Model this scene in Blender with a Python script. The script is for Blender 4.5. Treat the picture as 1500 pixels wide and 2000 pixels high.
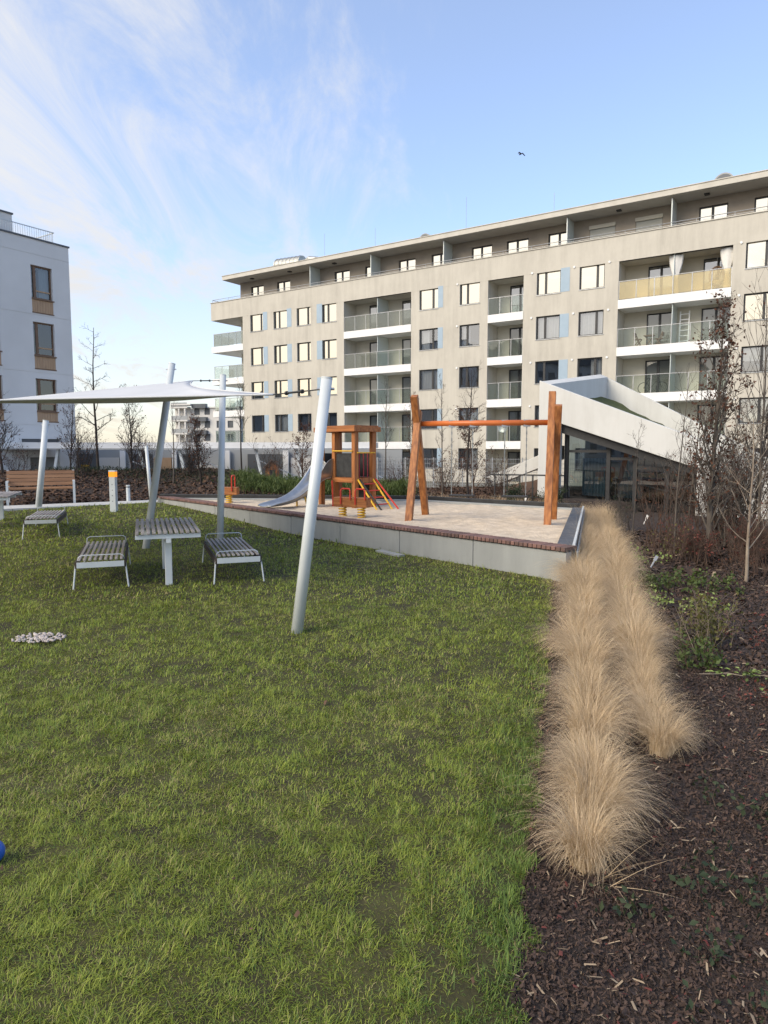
import bpy, bmesh, math, random
import numpy as np
from mathutils import Vector, Matrix
R = math.radians
random.seed(7); NPR = np.random.default_rng(11)
scene = bpy.context.scene
for o in list(bpy.data.objects): bpy.data.objects.remove(o)
COL = scene.collection

# ------------------------------------------------------------------ camera, sky, sun, exposure
CAM_H = 1.8
cd = bpy.data.cameras.new('camera'); cam = bpy.data.objects.new('camera', cd); COL.objects.link(cam)
cam.location = (0, 0, CAM_H); cam.rotation_euler = (R(90) - math.atan(124/1340), 0, 0)
cd.sensor_fit = 'HORIZONTAL'; cd.sensor_width = 36; cd.lens = 36*1340/1500
cd.clip_start = .05; cd.clip_end = 3000
scene.camera = cam

SUN_EL = R(36); SUN_AZ = math.atan2(-.84, -.54)          # low hazy sun, behind and to the left
world = bpy.data.worlds.new('World'); scene.world = world; world.use_nodes = True
wt = world.node_tree; wt.nodes.clear()
def wn(t, **k):
    n = wt.nodes.new(t)
    for a, b in k.items(): setattr(n, a, b)
    return n
def wl(a, b): wt.links.new(a, b)
def wmath(op, a, b=None, clamp=False):
    n = wn('ShaderNodeMath', operation=op, use_clamp=clamp)
    for i, v in enumerate((a, b)):
        if v is None: continue
        if isinstance(v, (int, float)): n.inputs[i].default_value = v
        else: wl(v, n.inputs[i])
    return n.outputs[0]
sky = wn('ShaderNodeTexSky', sky_type='NISHITA', sun_disc=False)
sky.sun_elevation = SUN_EL; sky.sun_rotation = SUN_AZ; sky.air_density = 1.0; sky.dust_density = .6; sky.ozone_density = 2.0
tc = wn('ShaderNodeTexCoord'); sx = wn('ShaderNodeSeparateXYZ'); wl(tc.outputs['Generated'], sx.inputs[0])
zz = wmath('MAXIMUM', sx.outputs[2], 0.0); den = wmath('ADD', zz, .16)
px_ = wmath('DIVIDE', sx.outputs[0], den); py_ = wmath('DIVIDE', sx.outputs[1], den)
cx = wn('ShaderNodeCombineXYZ'); wl(px_, cx.inputs[0]); wl(py_, cx.inputs[1])
mp = wn('ShaderNodeMapping'); mp.inputs['Rotation'].default_value = (0, 0, R(-17)); mp.inputs['Scale'].default_value = (2.5, .80, 1); mp.inputs['Location'].default_value = (4.75, 2.2, 0)
wl(cx.outputs[0], mp.inputs[0])
nz = wn('ShaderNodeTexNoise'); nz.inputs['Scale'].default_value = 1.25; nz.inputs['Detail'].default_value = 11; nz.inputs['Roughness'].default_value = .68; nz.inputs['Distortion'].default_value = .7
wl(mp.outputs[0], nz.inputs['Vector'])
mp2 = wn('ShaderNodeMapping'); mp2.inputs['Scale'].default_value = (.55, .3, 1); mp2.inputs['Location'].default_value = (1.2, .4, 0); wl(cx.outputs[0], mp2.inputs[0])
nz2 = wn('ShaderNodeTexNoise'); nz2.inputs['Scale'].default_value = 1.0; nz2.inputs['Detail'].default_value = 3; wl(mp2.outputs[0], nz2.inputs['Vector'])
# more cirrus towards the west (left), thinning to the east
west = wmath('MULTIPLY', sx.outputs[0], -.48)
cov = wmath('ADD', wmath('ADD', wmath('MULTIPLY', nz.outputs[0], .95), wmath('MULTIPLY', nz2.outputs[0], .55)), west)
mr = wn('ShaderNodeMapRange', interpolation_type='SMOOTHSTEP'); mr.inputs[1].default_value = .73; mr.inputs[2].default_value = 1.12; mr.inputs[3].default_value = .17; mr.inputs[4].default_value = .90
wl(cov, mr.inputs[0])
# thin haze towards the horizon
hz = wn('ShaderNodeMapRange', interpolation_type='SMOOTHSTEP'); hz.inputs[1].default_value = .46; hz.inputs[2].default_value = .0; hz.inputs[3].default_value = 0; hz.inputs[4].default_value = .62
wl(sx.outputs[2], hz.inputs[0])
cf = wmath('MAXIMUM', mr.outputs[0], hz.outputs[0])
ccol = wn('ShaderNodeMix', data_type='RGBA'); lo = wn('ShaderNodeMapRange', interpolation_type='SMOOTHSTEP'); lo.inputs[1].default_value = .0; lo.inputs[2].default_value = .4
wl(sx.outputs[2], lo.inputs[0]); wl(lo.outputs[0], ccol.inputs[0])
ccol.inputs[6].default_value = (4.2, 3.7, 3.05, 1); ccol.inputs[7].default_value = (4.5, 4.45, 4.4, 1)
smix = wn('ShaderNodeMix', data_type='RGBA'); wl(cf, smix.inputs[0]); 
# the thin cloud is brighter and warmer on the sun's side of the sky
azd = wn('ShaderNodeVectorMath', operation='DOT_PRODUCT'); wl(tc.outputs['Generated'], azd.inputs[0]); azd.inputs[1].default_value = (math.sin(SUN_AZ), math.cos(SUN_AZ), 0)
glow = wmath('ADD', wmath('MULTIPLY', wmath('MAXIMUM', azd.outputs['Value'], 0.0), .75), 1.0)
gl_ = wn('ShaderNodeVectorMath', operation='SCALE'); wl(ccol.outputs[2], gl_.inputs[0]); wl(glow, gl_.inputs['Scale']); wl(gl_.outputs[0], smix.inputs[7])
sgain = wn('ShaderNodeMix', data_type='RGBA', blend_type='MULTIPLY'); sgain.inputs[0].default_value = 1; sgain.inputs[7].default_value = (1.40, 1.42, 1.52, 1)
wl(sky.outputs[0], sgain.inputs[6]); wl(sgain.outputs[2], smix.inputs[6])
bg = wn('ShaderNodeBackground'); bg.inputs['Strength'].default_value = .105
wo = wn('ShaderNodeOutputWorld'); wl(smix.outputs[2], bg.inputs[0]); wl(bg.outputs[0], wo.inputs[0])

sl = bpy.data.lights.new('sun', 'SUN'); so = bpy.data.objects.new('sun', sl); COL.objects.link(so)
sl.energy = 2.0; sl.angle = R(36); sl.color = (1, .87, .68)
sdir = Vector((math.sin(SUN_AZ)*math.cos(SUN_EL), math.cos(SUN_AZ)*math.cos(SUN_EL), math.sin(SUN_EL)))
so.rotation_euler = (-sdir).to_track_quat('-Z', 'Y').to_euler(); so.location = sdir*50
vs = scene.view_settings; vs.view_transform = 'Standard'; vs.look = 'None'; vs.gamma = 1; vs.exposure = .95; vs.use_curve_mapping = False
scene.cycles.max_bounces = 8; scene.cycles.transparent_max_bounces = 16; scene.cycles.use_denoising = True

# ------------------------------------------------------------------ materials
MATS = {}
def mat(name, c1, c2=None, rough=.7, scale=4, detail=4, stretch=(1, 1, 1), bump=0, bscale=None, metal=0, spec=.4, island=0, objrand=0, coord='Object', ramp=(.35, .65), trans=0):
    m = bpy.data.materials.new(name); m.use_nodes = True; t = m.node_tree; N = t.nodes; L = t.links
    p = N['Principled BSDF']; p.inputs['Roughness'].default_value = rough; p.inputs['Metallic'].default_value = metal
    p.inputs['Specular IOR Level'].default_value = spec
    c2 = c2 or c1
    tcn = N.new('ShaderNodeTexCoord'); mpn = N.new('ShaderNodeMapping'); mpn.inputs['Scale'].default_value = stretch
    if coord == 'Position':
        g = N.new('ShaderNodeNewGeometry'); L.new(g.outputs['Position'], mpn.inputs[0])
    else: L.new(tcn.outputs[coord], mpn.inputs[0])
    nz = N.new('ShaderNodeTexNoise'); nz.inputs['Scale'].default_value = scale; nz.inputs['Detail'].default_value = detail
    L.new(mpn.outputs[0], nz.inputs['Vector'])
    rp = N.new('ShaderNodeMapRange'); rp.inputs[1].default_value = ramp[0]; rp.inputs[2].default_value = ramp[1]; L.new(nz.outputs[0], rp.inputs[0])
    fac = rp.outputs[0]
    if island or objrand:
        if island: g2 = N.new('ShaderNodeNewGeometry'); rnd = g2.outputs['Random Per Island']; w = island
        else: g2 = N.new('ShaderNodeObjectInfo'); rnd = g2.outputs['Random']; w = objrand
        mx = N.new('ShaderNodeMix'); mx.inputs[0].default_value = w; L.new(fac, mx.inputs[2]); L.new(rnd, mx.inputs[3]); fac = mx.outputs[0]
    mix = N.new('ShaderNodeMix'); mix.data_type = 'RGBA'; mix.inputs[6].default_value = (*c1, 1); mix.inputs[7].default_value = (*c2, 1)
    L.new(fac, mix.inputs[0]); L.new(mix.outputs[2], p.inputs['Base Color'])
    if bump:
        nb = N.new('ShaderNodeTexNoise'); nb.inputs['Scale'].default_value = bscale or scale*6; nb.inputs['Detail'].default_value = 5
        L.new(mpn.outputs[0], nb.inputs['Vector'])
        b = N.new('ShaderNodeBump'); b.inputs['Strength'].default_value = bump; b.inputs['Distance'].default_value = .02
        L.new(nb.outputs[0], b.inputs['Height']); L.new(b.outputs[0], p.inputs['Normal'])
    if trans:
        tr = N.new('ShaderNodeBsdfTranslucent'); L.new(mix.outputs[2], tr.inputs[0]); ms = N.new('ShaderNodeMixShader'); ms.inputs[0].default_value = trans
        out = N['Material Output']; L.new(p.outputs[0], ms.inputs[1]); L.new(tr.outputs[0], ms.inputs[2]); L.new(ms.outputs[0], out.inputs[0])
    MATS[name] = m; return m
def glass(name, tint, refl, rough=.015, gcol=(1, 1, 1), body=None, bodyfac=0):
    m = bpy.data.materials.new(name); m.use_nodes = True; t = m.node_tree; N = t.nodes; L = t.links
    N.remove(N['Principled BSDF']); out = N['Material Output']
    tr = N.new('ShaderNodeBsdfTransparent'); tr.inputs[0].default_value = (*tint, 1)
    gl = N.new('ShaderNodeBsdfGlossy'); gl.inputs['Roughness'].default_value = rough; gl.inputs[0].default_value = (*gcol, 1)
    nz = N.new('ShaderNodeTexNoise'); nz.inputs['Scale'].default_value = .8; tcn = N.new('ShaderNodeTexCoord'); L.new(tcn.outputs['Object'], nz.inputs['Vector'])
    b = N.new('ShaderNodeBump'); b.inputs['Strength'].default_value = .05; b.inputs['Distance'].default_value = .05; L.new(nz.outputs[0], b.inputs['Height']); L.new(b.outputs[0], gl.inputs['Normal'])
    lw = N.new('ShaderNodeLayerWeight'); lw.inputs[0].default_value = .3
    mrn = N.new('ShaderNodeMapRange'); mrn.inputs[3].default_value = refl; mrn.inputs[4].default_value = min(1, refl+.5); L.new(lw.outputs['Fresnel'], mrn.inputs[0])
    ms = N.new('ShaderNodeMixShader'); L.new(mrn.outputs[0], ms.inputs[0]); L.new(gl.outputs[0], ms.inputs[2])
    base = tr.outputs[0]
    if body:
        df = N.new('ShaderNodeBsdfDiffuse'); df.inputs[0].default_value = (*body, 1); m2 = N.new('ShaderNodeMixShader'); m2.inputs[0].default_value = bodyfac
        L.new(base, m2.inputs[1]); L.new(df.outputs[0], m2.inputs[2]); base = m2.outputs[0]
    L.new(base, ms.inputs[1]); L.new(ms.outputs[0], out.inputs[0])
    MATS[name] = m; return m

def stucco(name, base, streak):
    """beige render with rain streaks, dirt and a fine grain"""
    m = bpy.data.materials.new(name); m.use_nodes = True; t = m.node_tree; N = t.nodes; L = t.links
    p = N['Principled BSDF']; p.inputs['Roughness'].default_value = .9; p.inputs['Specular IOR Level'].default_value = .2
    tcn = N.new('ShaderNodeTexCoord')
    def noise(sc, st, det=5):
        mpn = N.new('ShaderNodeMapping'); mpn.inputs['Scale'].default_value = st; L.new(tcn.outputs['Object'], mpn.inputs[0])
        n = N.new('ShaderNodeTexNoise'); n.inputs['Scale'].default_value = sc; n.inputs['Detail'].default_value = det; n.inputs['Roughness'].default_value = .65; L.new(mpn.outputs[0], n.inputs[0]); return n.outputs[0]
    a = noise(2.2, (1, 1, .12)); b = noise(.35, (1, 1, 1)); c = noise(9, (1, 1, .35))
    mu = N.new('ShaderNodeMath'); mu.operation = 'MULTIPLY'; L.new(a, mu.inputs[0]); L.new(b, mu.inputs[1])
    ad = N.new('ShaderNodeMath'); ad.operation = 'MULTIPLY_ADD'; L.new(c, ad.inputs[0]); ad.inputs[1].default_value = .12; L.new(mu.outputs[0], ad.inputs[2])
    rp = N.new('ShaderNodeMapRange'); rp.inputs[1].default_value = .24; rp.inputs[2].default_value = .52; L.new(ad.outputs[0], rp.inputs[0])
    mix = N.new('ShaderNodeMix'); mix.data_type = 'RGBA'; mix.inputs[6].default_value = (*base, 1); mix.inputs[7].default_value = (*streak, 1)
    L.new(rp.outputs[0], mix.inputs[0]); L.new(mix.outputs[2], p.inputs['Base Color'])
    bp = N.new('ShaderNodeBump'); bp.inputs['Strength'].default_value = .25; bp.inputs['Distance'].default_value = .01; L.new(noise(60, (1, 1, 1)), bp.inputs['Height']); L.new(bp.outputs[0], p.inputs['Normal'])
    MATS[name] = m; return m

stucco('beige_render', (.525, .495, .43), (.40, .375, .325))
mat('taupe_render', (.30, .262, .215), (.265, .23, .19), .9, scale=1.5)
mat('cream_render', (.56, .525, .44), (.51, .475, .40), .9, scale=.8)
mat('white_paint', (.78, .78, .77), (.70, .70, .69), .6, scale=1.5)
stucco('pavilion_white', (.60, .60, .575), (.49, .485, .455))
mat('roof_edge', (.55, .52, .46), (.47, .445, .39), .7, scale=1.2)
mat('grey_soffit', (.50, .48, .44), (.46, .44, .40), .8, scale=1.2)
mat('pale_blue_panel', (.33, .42, .50), (.30, .39, .47), .6, scale=2)
mat('anthracite', (.025, .026, .028), (.035, .035, .036), .45, scale=10)
mat('dark_interior', (.035, .034, .032), (.06, .058, .055), .9, scale=1)
mat('curtain', (.72, .71, .68), (.60, .59, .57), .9, scale=6, objrand=.6)
mat('blind', (.68, .67, .63), (.60, .59, .56), .7, scale=6)
mat('shutter', (.38, .38, .34), (.34, .34, .31), .6, scale=6, stretch=(.3, .3, 20))
mat('cool_white_render', (.68, .67, .65), (.62, .61, .59), .85, scale=.5, bump=.05, bscale=60)
mat('wood_panel', (.44, .295, .18), (.37, .24, .145), .6, scale=3, stretch=(8, 8, .6))
mat('brown_frame', (.19, .115, .07), (.15, .09, .055), .5, scale=8)
mat('metal_grey', (.42, .43, .44), (.36, .37, .38), .4, scale=8, metal=.6)
mat('galvanised', (.40, .40, .38), (.26, .27, .26), .45, scale=5, metal=.8)
mat('white_steel', (.60, .635, .64), (.51, .545, .55), .35, scale=2.5, detail=6, bump=.02)
mat('weathered_slat', (.47, .435, .41), (.26, .23, .21), .8, scale=3, stretch=(6, .5, 6), detail=6, objrand=.45, bump=.25, bscale=20)
mat('slat_side', (.055, .042, .036), (.085, .065, .055), .8, scale=4)
mat('orange_wood', (.42, .165, .05), (.21, .072, .022), .55, scale=2.4, stretch=(9, 9, .5), detail=9, bump=.12, bscale=9)
mat('orange_wood_x', (.40, .155, .048), (.20, .07, .022), .55, scale=2.4, stretch=(.5, 9, 9), detail=9, bump=.12, bscale=9)
mat('orange_steel', (.56, .15, .035), (.50, .125, .03), .4, scale=5)
mat('bench_wood', (.31, .17, .085), (.21, .105, .05), .5, scale=2.2, stretch=(.5, 6, 6), detail=6, objrand=.4)
stucco('concrete', (.33, .34, .33), (.23, .24, .235))
mat('joint', (.10, .10, .10), rough=.9)
mat('coping_brick', (.25, .135, .11), (.11, .07, .06), .8, scale=6, objrand=.75, bump=.2, bscale=50)
mat('mortar', (.10, .085, .078), (.07, .06, .055), .9, scale=20)
mat('black_rubber', (.018, .018, .019), (.03, .03, .03), .6, scale=6)
mat('slate_strip', (.09, .10, .115), (.06, .068, .08), .6, scale=8)
mat('path_concrete', (.50, .50, .48), (.42, .42, .40), .85, scale=3, bump=.1)
mat('sail_cloth', (.62, .63, .64), (.57, .58, .59), .75, scale=1, trans=.12)
mat('steel_slide', (.50, .50, .49), (.42, .42, .41), .28, scale=6, metal=.85)
mat('yellow_steel', (.72, .43, .035), (.62, .36, .03), .35, scale=6)
mat('red_steel', (.55, .05, .03), (.46, .04, .025), .35, scale=6)
mat('charcoal_panel', (.035, .037, .038), (.02, .021, .022), .7, scale=9)
mat('rope', (.40, .06, .07), (.30, .04, .05), .8, scale=20)
mat('amber_lamp', (.60, .20, .015), (.55, .18, .015), .4, scale=5)
mat('blue_plastic', (.02, .10, .42), (.018, .085, .36), .35, scale=5)
mat('pebble', (.55, .49, .45), (.30, .26, .235), .8, scale=5, island=.7)
mat('bird_feather', (.03, .04, .06), (.02, .025, .035), .7)
mat('far_white', (.62, .60, .56), (.55, .53, .50), .8, scale=.3)
mat('far_grey', (.35, .36, .36), (.29, .30, .30), .8, scale=.3)
mat('far_dark', (.10, .11, .12), (.075, .08, .09), .4, scale=.5)
mat('stone_grey', (.27, .27, .26), (.20, .20, .19), .9, scale=1)
mat('soil', (.045, .036, .026), (.075, .060, .040), .95, scale=5, detail=8, bump=.6, bscale=30, coord='Position')
mat('lawn_base', (.026, .022, .010), (.062, .060, .018), .95, scale=3, detail=8, bump=.5, bscale=40, coord='Position')
mat('mulch_base', (.026, .020, .0175), (.050, .036, .030), .95, scale=14, detail=8, bump=.8, bscale=60, coord='Position')
mat('mulch_chip', (.014, .0095, .0075), (.105, .066, .048), .85, scale=3, island=.85, coord='Position', ramp=(.2, .8))
mat('straw_chip', (.20, .145, .09), (.40, .31, .21), .8, island=.7)
mat('red_leaf', (.095, .018, .014), (.15, .045, .03), .7, island=.8)
mat('leaf_litter', (.045, .026, .017), (.125, .070, .042), .85, scale=3, island=.85, coord='Position')
mat('ground_far', (.16, .15, .13), (.11, .11, .09), .95, scale=.2)
mat('sand', (.64, .53, .395), (.50, .41, .30), .95, scale=5, detail=9, bump=.9, bscale=22, coord='Position')
mat('grass_blade', (.092, .150, .014), (.385, .435, .070), .6, scale=1.1, detail=3, island=.62, coord='Position', ramp=(.3, .7), trans=.25)
mat('grass_dry', (.50, .43, .20), (.30, .26, .10), .7, island=.8, trans=.2)
mat('grass_lush', (.08, .150, .026), (.20, .28, .06), .55, scale=2, island=.6, coord='Position', trans=.25)
mat('feather_straw', (.82, .65, .43), (.30, .20, .10), .65, scale=2.2, island=.8, coord='Object', trans=.2)
mat('bark_grey', (.115, .098, .082), (.062, .052, .043), .9, scale=9, stretch=(1, 1, .4), detail=6, bump=.3)
mat('bark_dark', (.045, .036, .031), (.028, .023, .02), .9, scale=9, stretch=(1, 1, .4), bump=.3)
mat('bark_red', (.115, .075, .055), (.065, .040, .030), .9, scale=9)
mat('bark_pale', (.30, .25, .19), (.17, .13, .10), .85, scale=7, stretch=(1, 1, .5), bump=.2)
mat('brown_leaf', (.125, .052, .028), (.06, .027, .018), .8, island=.85, trans=.2)
mat('green_leaf', (.050, .082, .018), (.105, .14, .038), .6, island=.8, trans=.25)
mat('lime_leaf', (.20, .29, .06), (.33, .40, .13), .55, island=.8, trans=.25)
mat('olive_leaf', (.13, .115, .03), (.065, .075, .02), .7, island=.8, trans=.2)
mat('dark_leaf', (.018, .034, .014), (.035, .05, .02), .7, island=.8, trans=.1)
mat('moss', (.045, .065, .018), (.085, .09, .03), .95, scale=8, detail=8, bump=.8, bscale=30)
mat('bike_black', (.03, .03, .03), rough=.4)
mat('chair_brown', (.20, .12, .07), (.15, .09, .05), .6)
glass('window_glass', (.62, .65, .67), .26)
glass('cream_sky_glass', (.40, .42, .44), .82, gcol=(.92, .85, .70))  # warm tint and strong gloss put in for the cream sky reflection
glass('rail_glass', (.88, .92, .90), .012, body=(.36, .39, .37), bodyfac=.02)
glass('rail_glass_smoked', (.72, .75, .72), .03, body=(.24, .25, .22), bodyfac=.28)
glass('rail_glass_sky_tint', (.95, .88, .68), .10, gcol=(1, .94, .78), body=(.75, .64, .40), bodyfac=.20)  # yellow put into the glass colour for the warm sky it mirrors
glass('frosted_glass', (.5, .55, .53), .06, rough=.3, body=(.60, .66, .64), bodyfac=.85)
glass('door_glass', (.55, .58, .60), .10)
glass('annex_glass', (.30, .36, .37), .16)
glass('left_glass', (.40, .46, .50), .09)

# ------------------------------------------------------------------ mesh helpers
class MB:
    def __init__(s): s.v = []; s.f = []
    def add(s, vs, fs):
        k = len(s.v); s.v += [tuple(p) for p in vs]; s.f += [tuple(i+k for i in q) for q in fs]; return s
    def box(s, x0, x1, y0, y1, z0, z1):
        return s.add([(x0,y0,z0),(x1,y0,z0),(x1,y1,z0),(x0,y1,z0),(x0,y0,z1),(x1,y0,z1),(x1,y1,z1),(x0,y1,z1)],
                     [(0,3,2,1),(4,5,6,7),(0,1,5,4),(1,2,6,5),(2,3,7,6),(3,0,4,7)])
    def quad(s, a, b, c, d): return s.add([a,b,c,d], [(0,1,2,3)])
    def bar(s, a, b, w, h, up=(0,0,1)):
        a = Vector(a); b = Vector(b); d = (b-a).normalized(); u = Vector(up)
        if abs(d.dot(u)) > .98: u = Vector((0,1,0))
        x = d.cross(u).normalized()*w/2; y = x.cross(d).normalized()*h/2
        return s.add([a-x-y,a+x-y,a+x+y,a-x+y,b-x-y,b+x-y,b+x+y,b-x+y], [(0,3,2,1),(4,5,6,7),(0,1,5,4),(1,2,6,5),(2,3,7,6),(3,0,4,7)])
    def tube(s, pts, rad, n=8, cap=True):
        pts = [Vector(p) for p in pts]; k = len(s.v); m = len(pts)
        if isinstance(rad, (int, float)): rad = [rad]*m
        ref = None
        for i, p in enumerate(pts):
            d = (pts[min(i+1, m-1)]-pts[max(i-1, 0)])
            d = d.normalized() if d.length > 1e-9 else Vector((0,0,1))
            if ref is None:
                ref = Vector((1,0,0)) if abs(d.x) < .9 else Vector((0,1,0))
            x = (ref - d*ref.dot(d)).normalized(); ref = x; y = d.cross(x)
            for j in range(n):
                a = 2*math.pi*j/n; q = p + (x*math.cos(a)+y*math.sin(a))*rad[i]; s.v.append((q.x,q.y,q.z))
        for i in range(m-1):
            for j in range(n):
                a = k+i*n+j; b = k+i*n+(j+1)%n; s.f.append((a,b,b+n,a+n))
        if cap:
            s.f.append(tuple(k+j for j in reversed(range(n)))); s.f.append(tuple(k+(m-1)*n+j for j in range(n)))
        return s
    def build(s, name, m, parent=None, smooth=False, kind=None, bevel=0):
        me = bpy.data.meshes.new(name); me.from_pydata(s.v, [], s.f); me.materials.append(MATS[m]); me.update()
        if smooth: me.polygons.foreach_set('use_smooth', [True]*len(me.polygons))
        o = bpy.data.objects.new(name, me); COL.objects.link(o)
        if parent: o.parent = parent
        if kind: o['kind'] = kind
        if bevel:
            md = o.modifiers.new('bevel', 'BEVEL'); md.width = bevel; md.segments = 2; md.limit_method = 'ANGLE'
        return o
def tag(o, label, cat, group=None):
    o['label'] = label; o['category'] = cat
    if group: o['group'] = group
    return o
def empty(name, loc, rz=0):
    o = bpy.data.objects.new(name, None); COL.objects.link(o); o.location = loc; o.rotation_euler = (0, 0, rz); o.empty_display_size = .2; return o
def thing(name, label, cat, loc, rz=0, group=None): return tag(empty(name, loc, rz), label, cat, group)
def dup(o, parent=None):
    c = o.copy(); COL.objects.link(c); c.parent = parent
    for ch in list(o.children): dup(ch, c)
    return c
def inst(src, name, parent, loc=(0,0,0), rot=(0,0,0), scl=(1,1,1)):
    o = bpy.data.objects.new(name, src.data); COL.objects.link(o); o.parent = parent; o.location = loc; o.rotation_euler = rot; o.scale = scl; return o
def np_mesh(name, V, F3, m, kind=None, parent=None, smooth=False):
    """V (n,3), F3 (k,3) triangles"""
    me = bpy.data.meshes.new(name); n = len(V); k = len(F3)
    me.vertices.add(n); me.vertices.foreach_set('co', np.ascontiguousarray(V, np.float32).ravel())
    me.loops.add(3*k); me.loops.foreach_set('vertex_index', np.ascontiguousarray(F3, np.int32).ravel())
    me.polygons.add(k); me.polygons.foreach_set('loop_start', np.arange(0, 3*k, 3, dtype=np.int32))
    if smooth: me.polygons.foreach_set('use_smooth', np.ones(k, bool))
    me.update(calc_edges=True); me.materials.append(MATS[m])
    o = bpy.data.objects.new(name, me); COL.objects.link(o)
    if kind: o['kind'] = kind
    if parent: o.parent = parent
    return o
def sstep(a, b, x):
    t = np.clip((np.asarray(x, float)-a)/(b-a), 0, 1); return t*t*(3-2*t)
def vnoise(x, y, sc, seed=0):
    """2-d value noise"""
    rs = np.random.default_rng(seed); tab = rs.random((256, 256))
    x = np.asarray(x)*sc+100; y = np.asarray(y)*sc+100; xi = np.floor(x).astype(int); yi = np.floor(y).astype(int); fx = x-xi; fy = y-yi
    fx = fx*fx*(3-2*fx); fy = fy*fy*(3-2*fy)
    g = lambda a, b: tab[a % 256, b % 256]
    return (g(xi,yi)*(1-fx)+g(xi+1,yi)*fx)*(1-fy)+(g(xi,yi+1)*(1-fx)+g(xi+1,yi+1)*fx)*fy
def fbm(x, y, sc, seed=0): return .5*vnoise(x,y,sc,seed)+.3*vnoise(x,y,sc*2.1,seed+1)+.2*vnoise(x,y,sc*4.3,seed+2)

# ------------------------------------------------------------------ site plan (metres; camera stands at the origin)
EDGE0 = np.array((.406, 2.017)); EDGED = np.array((1.527, 5.819)); EDGED = EDGED/np.hypot(*EDGED)       # lawn / bed edge
SA = np.array((2.50, 9.22)); SB = np.array((4.50, 15.85)); SC = np.array((.97, 18.55)); SD = np.array((-6.32, 19.3))   # sandpit corners
def zlawn(x, y): return .28*sstep(12.5, 19.5, y)*sstep(2, -4, x) + .02*(fbm(x, y, .6, 5)-.5)
def side(p, a, b):   # >0 left of a->b
    return (b[0]-a[0])*(p[1]-a[1])-(b[1]-a[1])*(p[0]-a[0])
PATH0 = np.array((-6.2, 19.55)); PATH1 = np.array((-24.0, 8.0))
def in_lawn(x, y):
    p = (x, y)
    return (side(p, EDGE0, EDGE0+EDGED) > 0) & (side(p, SA, SD) > 0) & (side(p, PATH0, PATH1) > 0)
def grid_sheet(name, x0, x1, y0, y1, step, zf, m, cuts=(), kind='structure'):
    nx = int((x1-x0)/step)+1; ny = int((y1-y0)/step)+1
    X, Y = np.meshgrid(np.linspace(x0, x1, nx), np.linspace(y0, y1, ny)); Z = zf(X, Y)
    V = np.stack([X, Y, Z], -1).reshape(-1, 3); i = np.arange(nx*ny).reshape(ny, nx)
    q = np.stack([i[:-1,:-1], i[:-1,1:], i[1:,1:], i[1:,:-1]], -1).reshape(-1, 4)
    F = np.concatenate([q[:, [0,1,2]], q[:, [0,2,3]]])
    o = np_mesh(name, V, F, m, kind, smooth=True)
    if cuts:
        bm = bmesh.new(); bm.from_mesh(o.data)
        for a, b in cuts:      # keep the left side of a->b
            n = Vector((b[1]-a[1], -(b[0]-a[0]), 0)).normalized()
            bmesh.ops.bisect_plane(bm, geom=bm.verts[:]+bm.edges[:]+bm.faces[:], plane_co=(a[0], a[1], 0), plane_no=n, clear_outer=True)
        bm.to_mesh(o.data); bm.free()
    return o
# ground reaching the horizon, street level
MB().quad((-900,-900,-.6),(900,-900,-.6),(900,1500,-.6),(-900,1500,-.6)).build('ground', 'ground_far', kind='structure')
grid_sheet('lawn', -24, 4, -4, 20, .2, zlawn, 'lawn_base', [(EDGE0, EDGE0+EDGED), (SA, SD), (PATH0, PATH1)])
def zbed(x, y): return -.012+.05*(fbm(x, y, .9, 21)-.5)+.25*sstep(9, 15, x)+.02*(fbm(x, y, 5, 33)-.5)
grid_sheet('mulch_bed', -.6, 15, -4, 19.5, .15, zbed, 'mulch_base', [(EDGE0+EDGED, EDGE0)])
# raised bed and berm behind the sandpit and the path
BL = [np.array(p) for p in ((-26, 8.6), (-6.9, 20.9), (-6.2, 19.5), (.97, 18.75), (4.6, 16.05), (5.2, 20.0), (12, 19))]
def dist_back(x, y):
    d = np.full(np.shape(x), 1e9); 
    for a, b in zip(BL[:-1], BL[1:]):
        ab = b-a; t = np.clip(((x-a[0])*ab[0]+(y-a[1])*ab[1])/(ab@ab), 0, 1)
        d = np.minimum(d, np.hypot(x-a[0]-t*ab[0], y-a[1]-t*ab[1]))
    inside = np.zeros(np.shape(x), bool)
    ys = np.interp(x, [p[0] for p in BL], [p[1] for p in BL]); return np.where(y > ys, d, -d)
def zberm(x, y):
    d = dist_back(x, y); hump = .62*sstep(-2.0, -6.5, x)+.12
    return np.where(d < 0, -.45, .22+.06*sstep(0,.3,d)) + np.where(d > 0, hump*sstep(.2, 3.6, d) + .10*(fbm(x, y, .8, 3)-.5) - 1.3*sstep(5.5, 9, d), 0)
grid_sheet('planting_berm', -26, 12, 8, 34, .22, zberm, 'mulch_base')
# paved path at the head of the lawn
pd = (PATH1-PATH0)/np.hypot(*(PATH1-PATH0)); pn = np.array((pd[1], -pd[0]));
pn = pn if pn[1] > 0 else -pn
m_ = MB()
path = empty('path', (0, 0, 0)); path['kind'] = 'structure'
for k in range(22):
    a = PATH0+pd*(k*.8+.006-.9); b = PATH0+pd*((k+1)*.8-.006-.9)
    q = [a, b, b+pn*1.1, a+pn*1.1]
    z = [float(zlawn(p[0], p[1]))*0+.275-.0*k for p in q]
    mb = MB(); mb.add([(p[0], p[1], zz_) for p, zz_ in zip(q, z)]+[(p[0], p[1], zz_-.12) for p, zz_ in zip(q, z)], [(0,1,2,3),(4,7,6,5),(0,4,5,1),(1,5,6,2),(2,6,7,3),(3,7,4,0)])
    o = mb.build('paving_slab', 'path_concrete', path)

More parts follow.
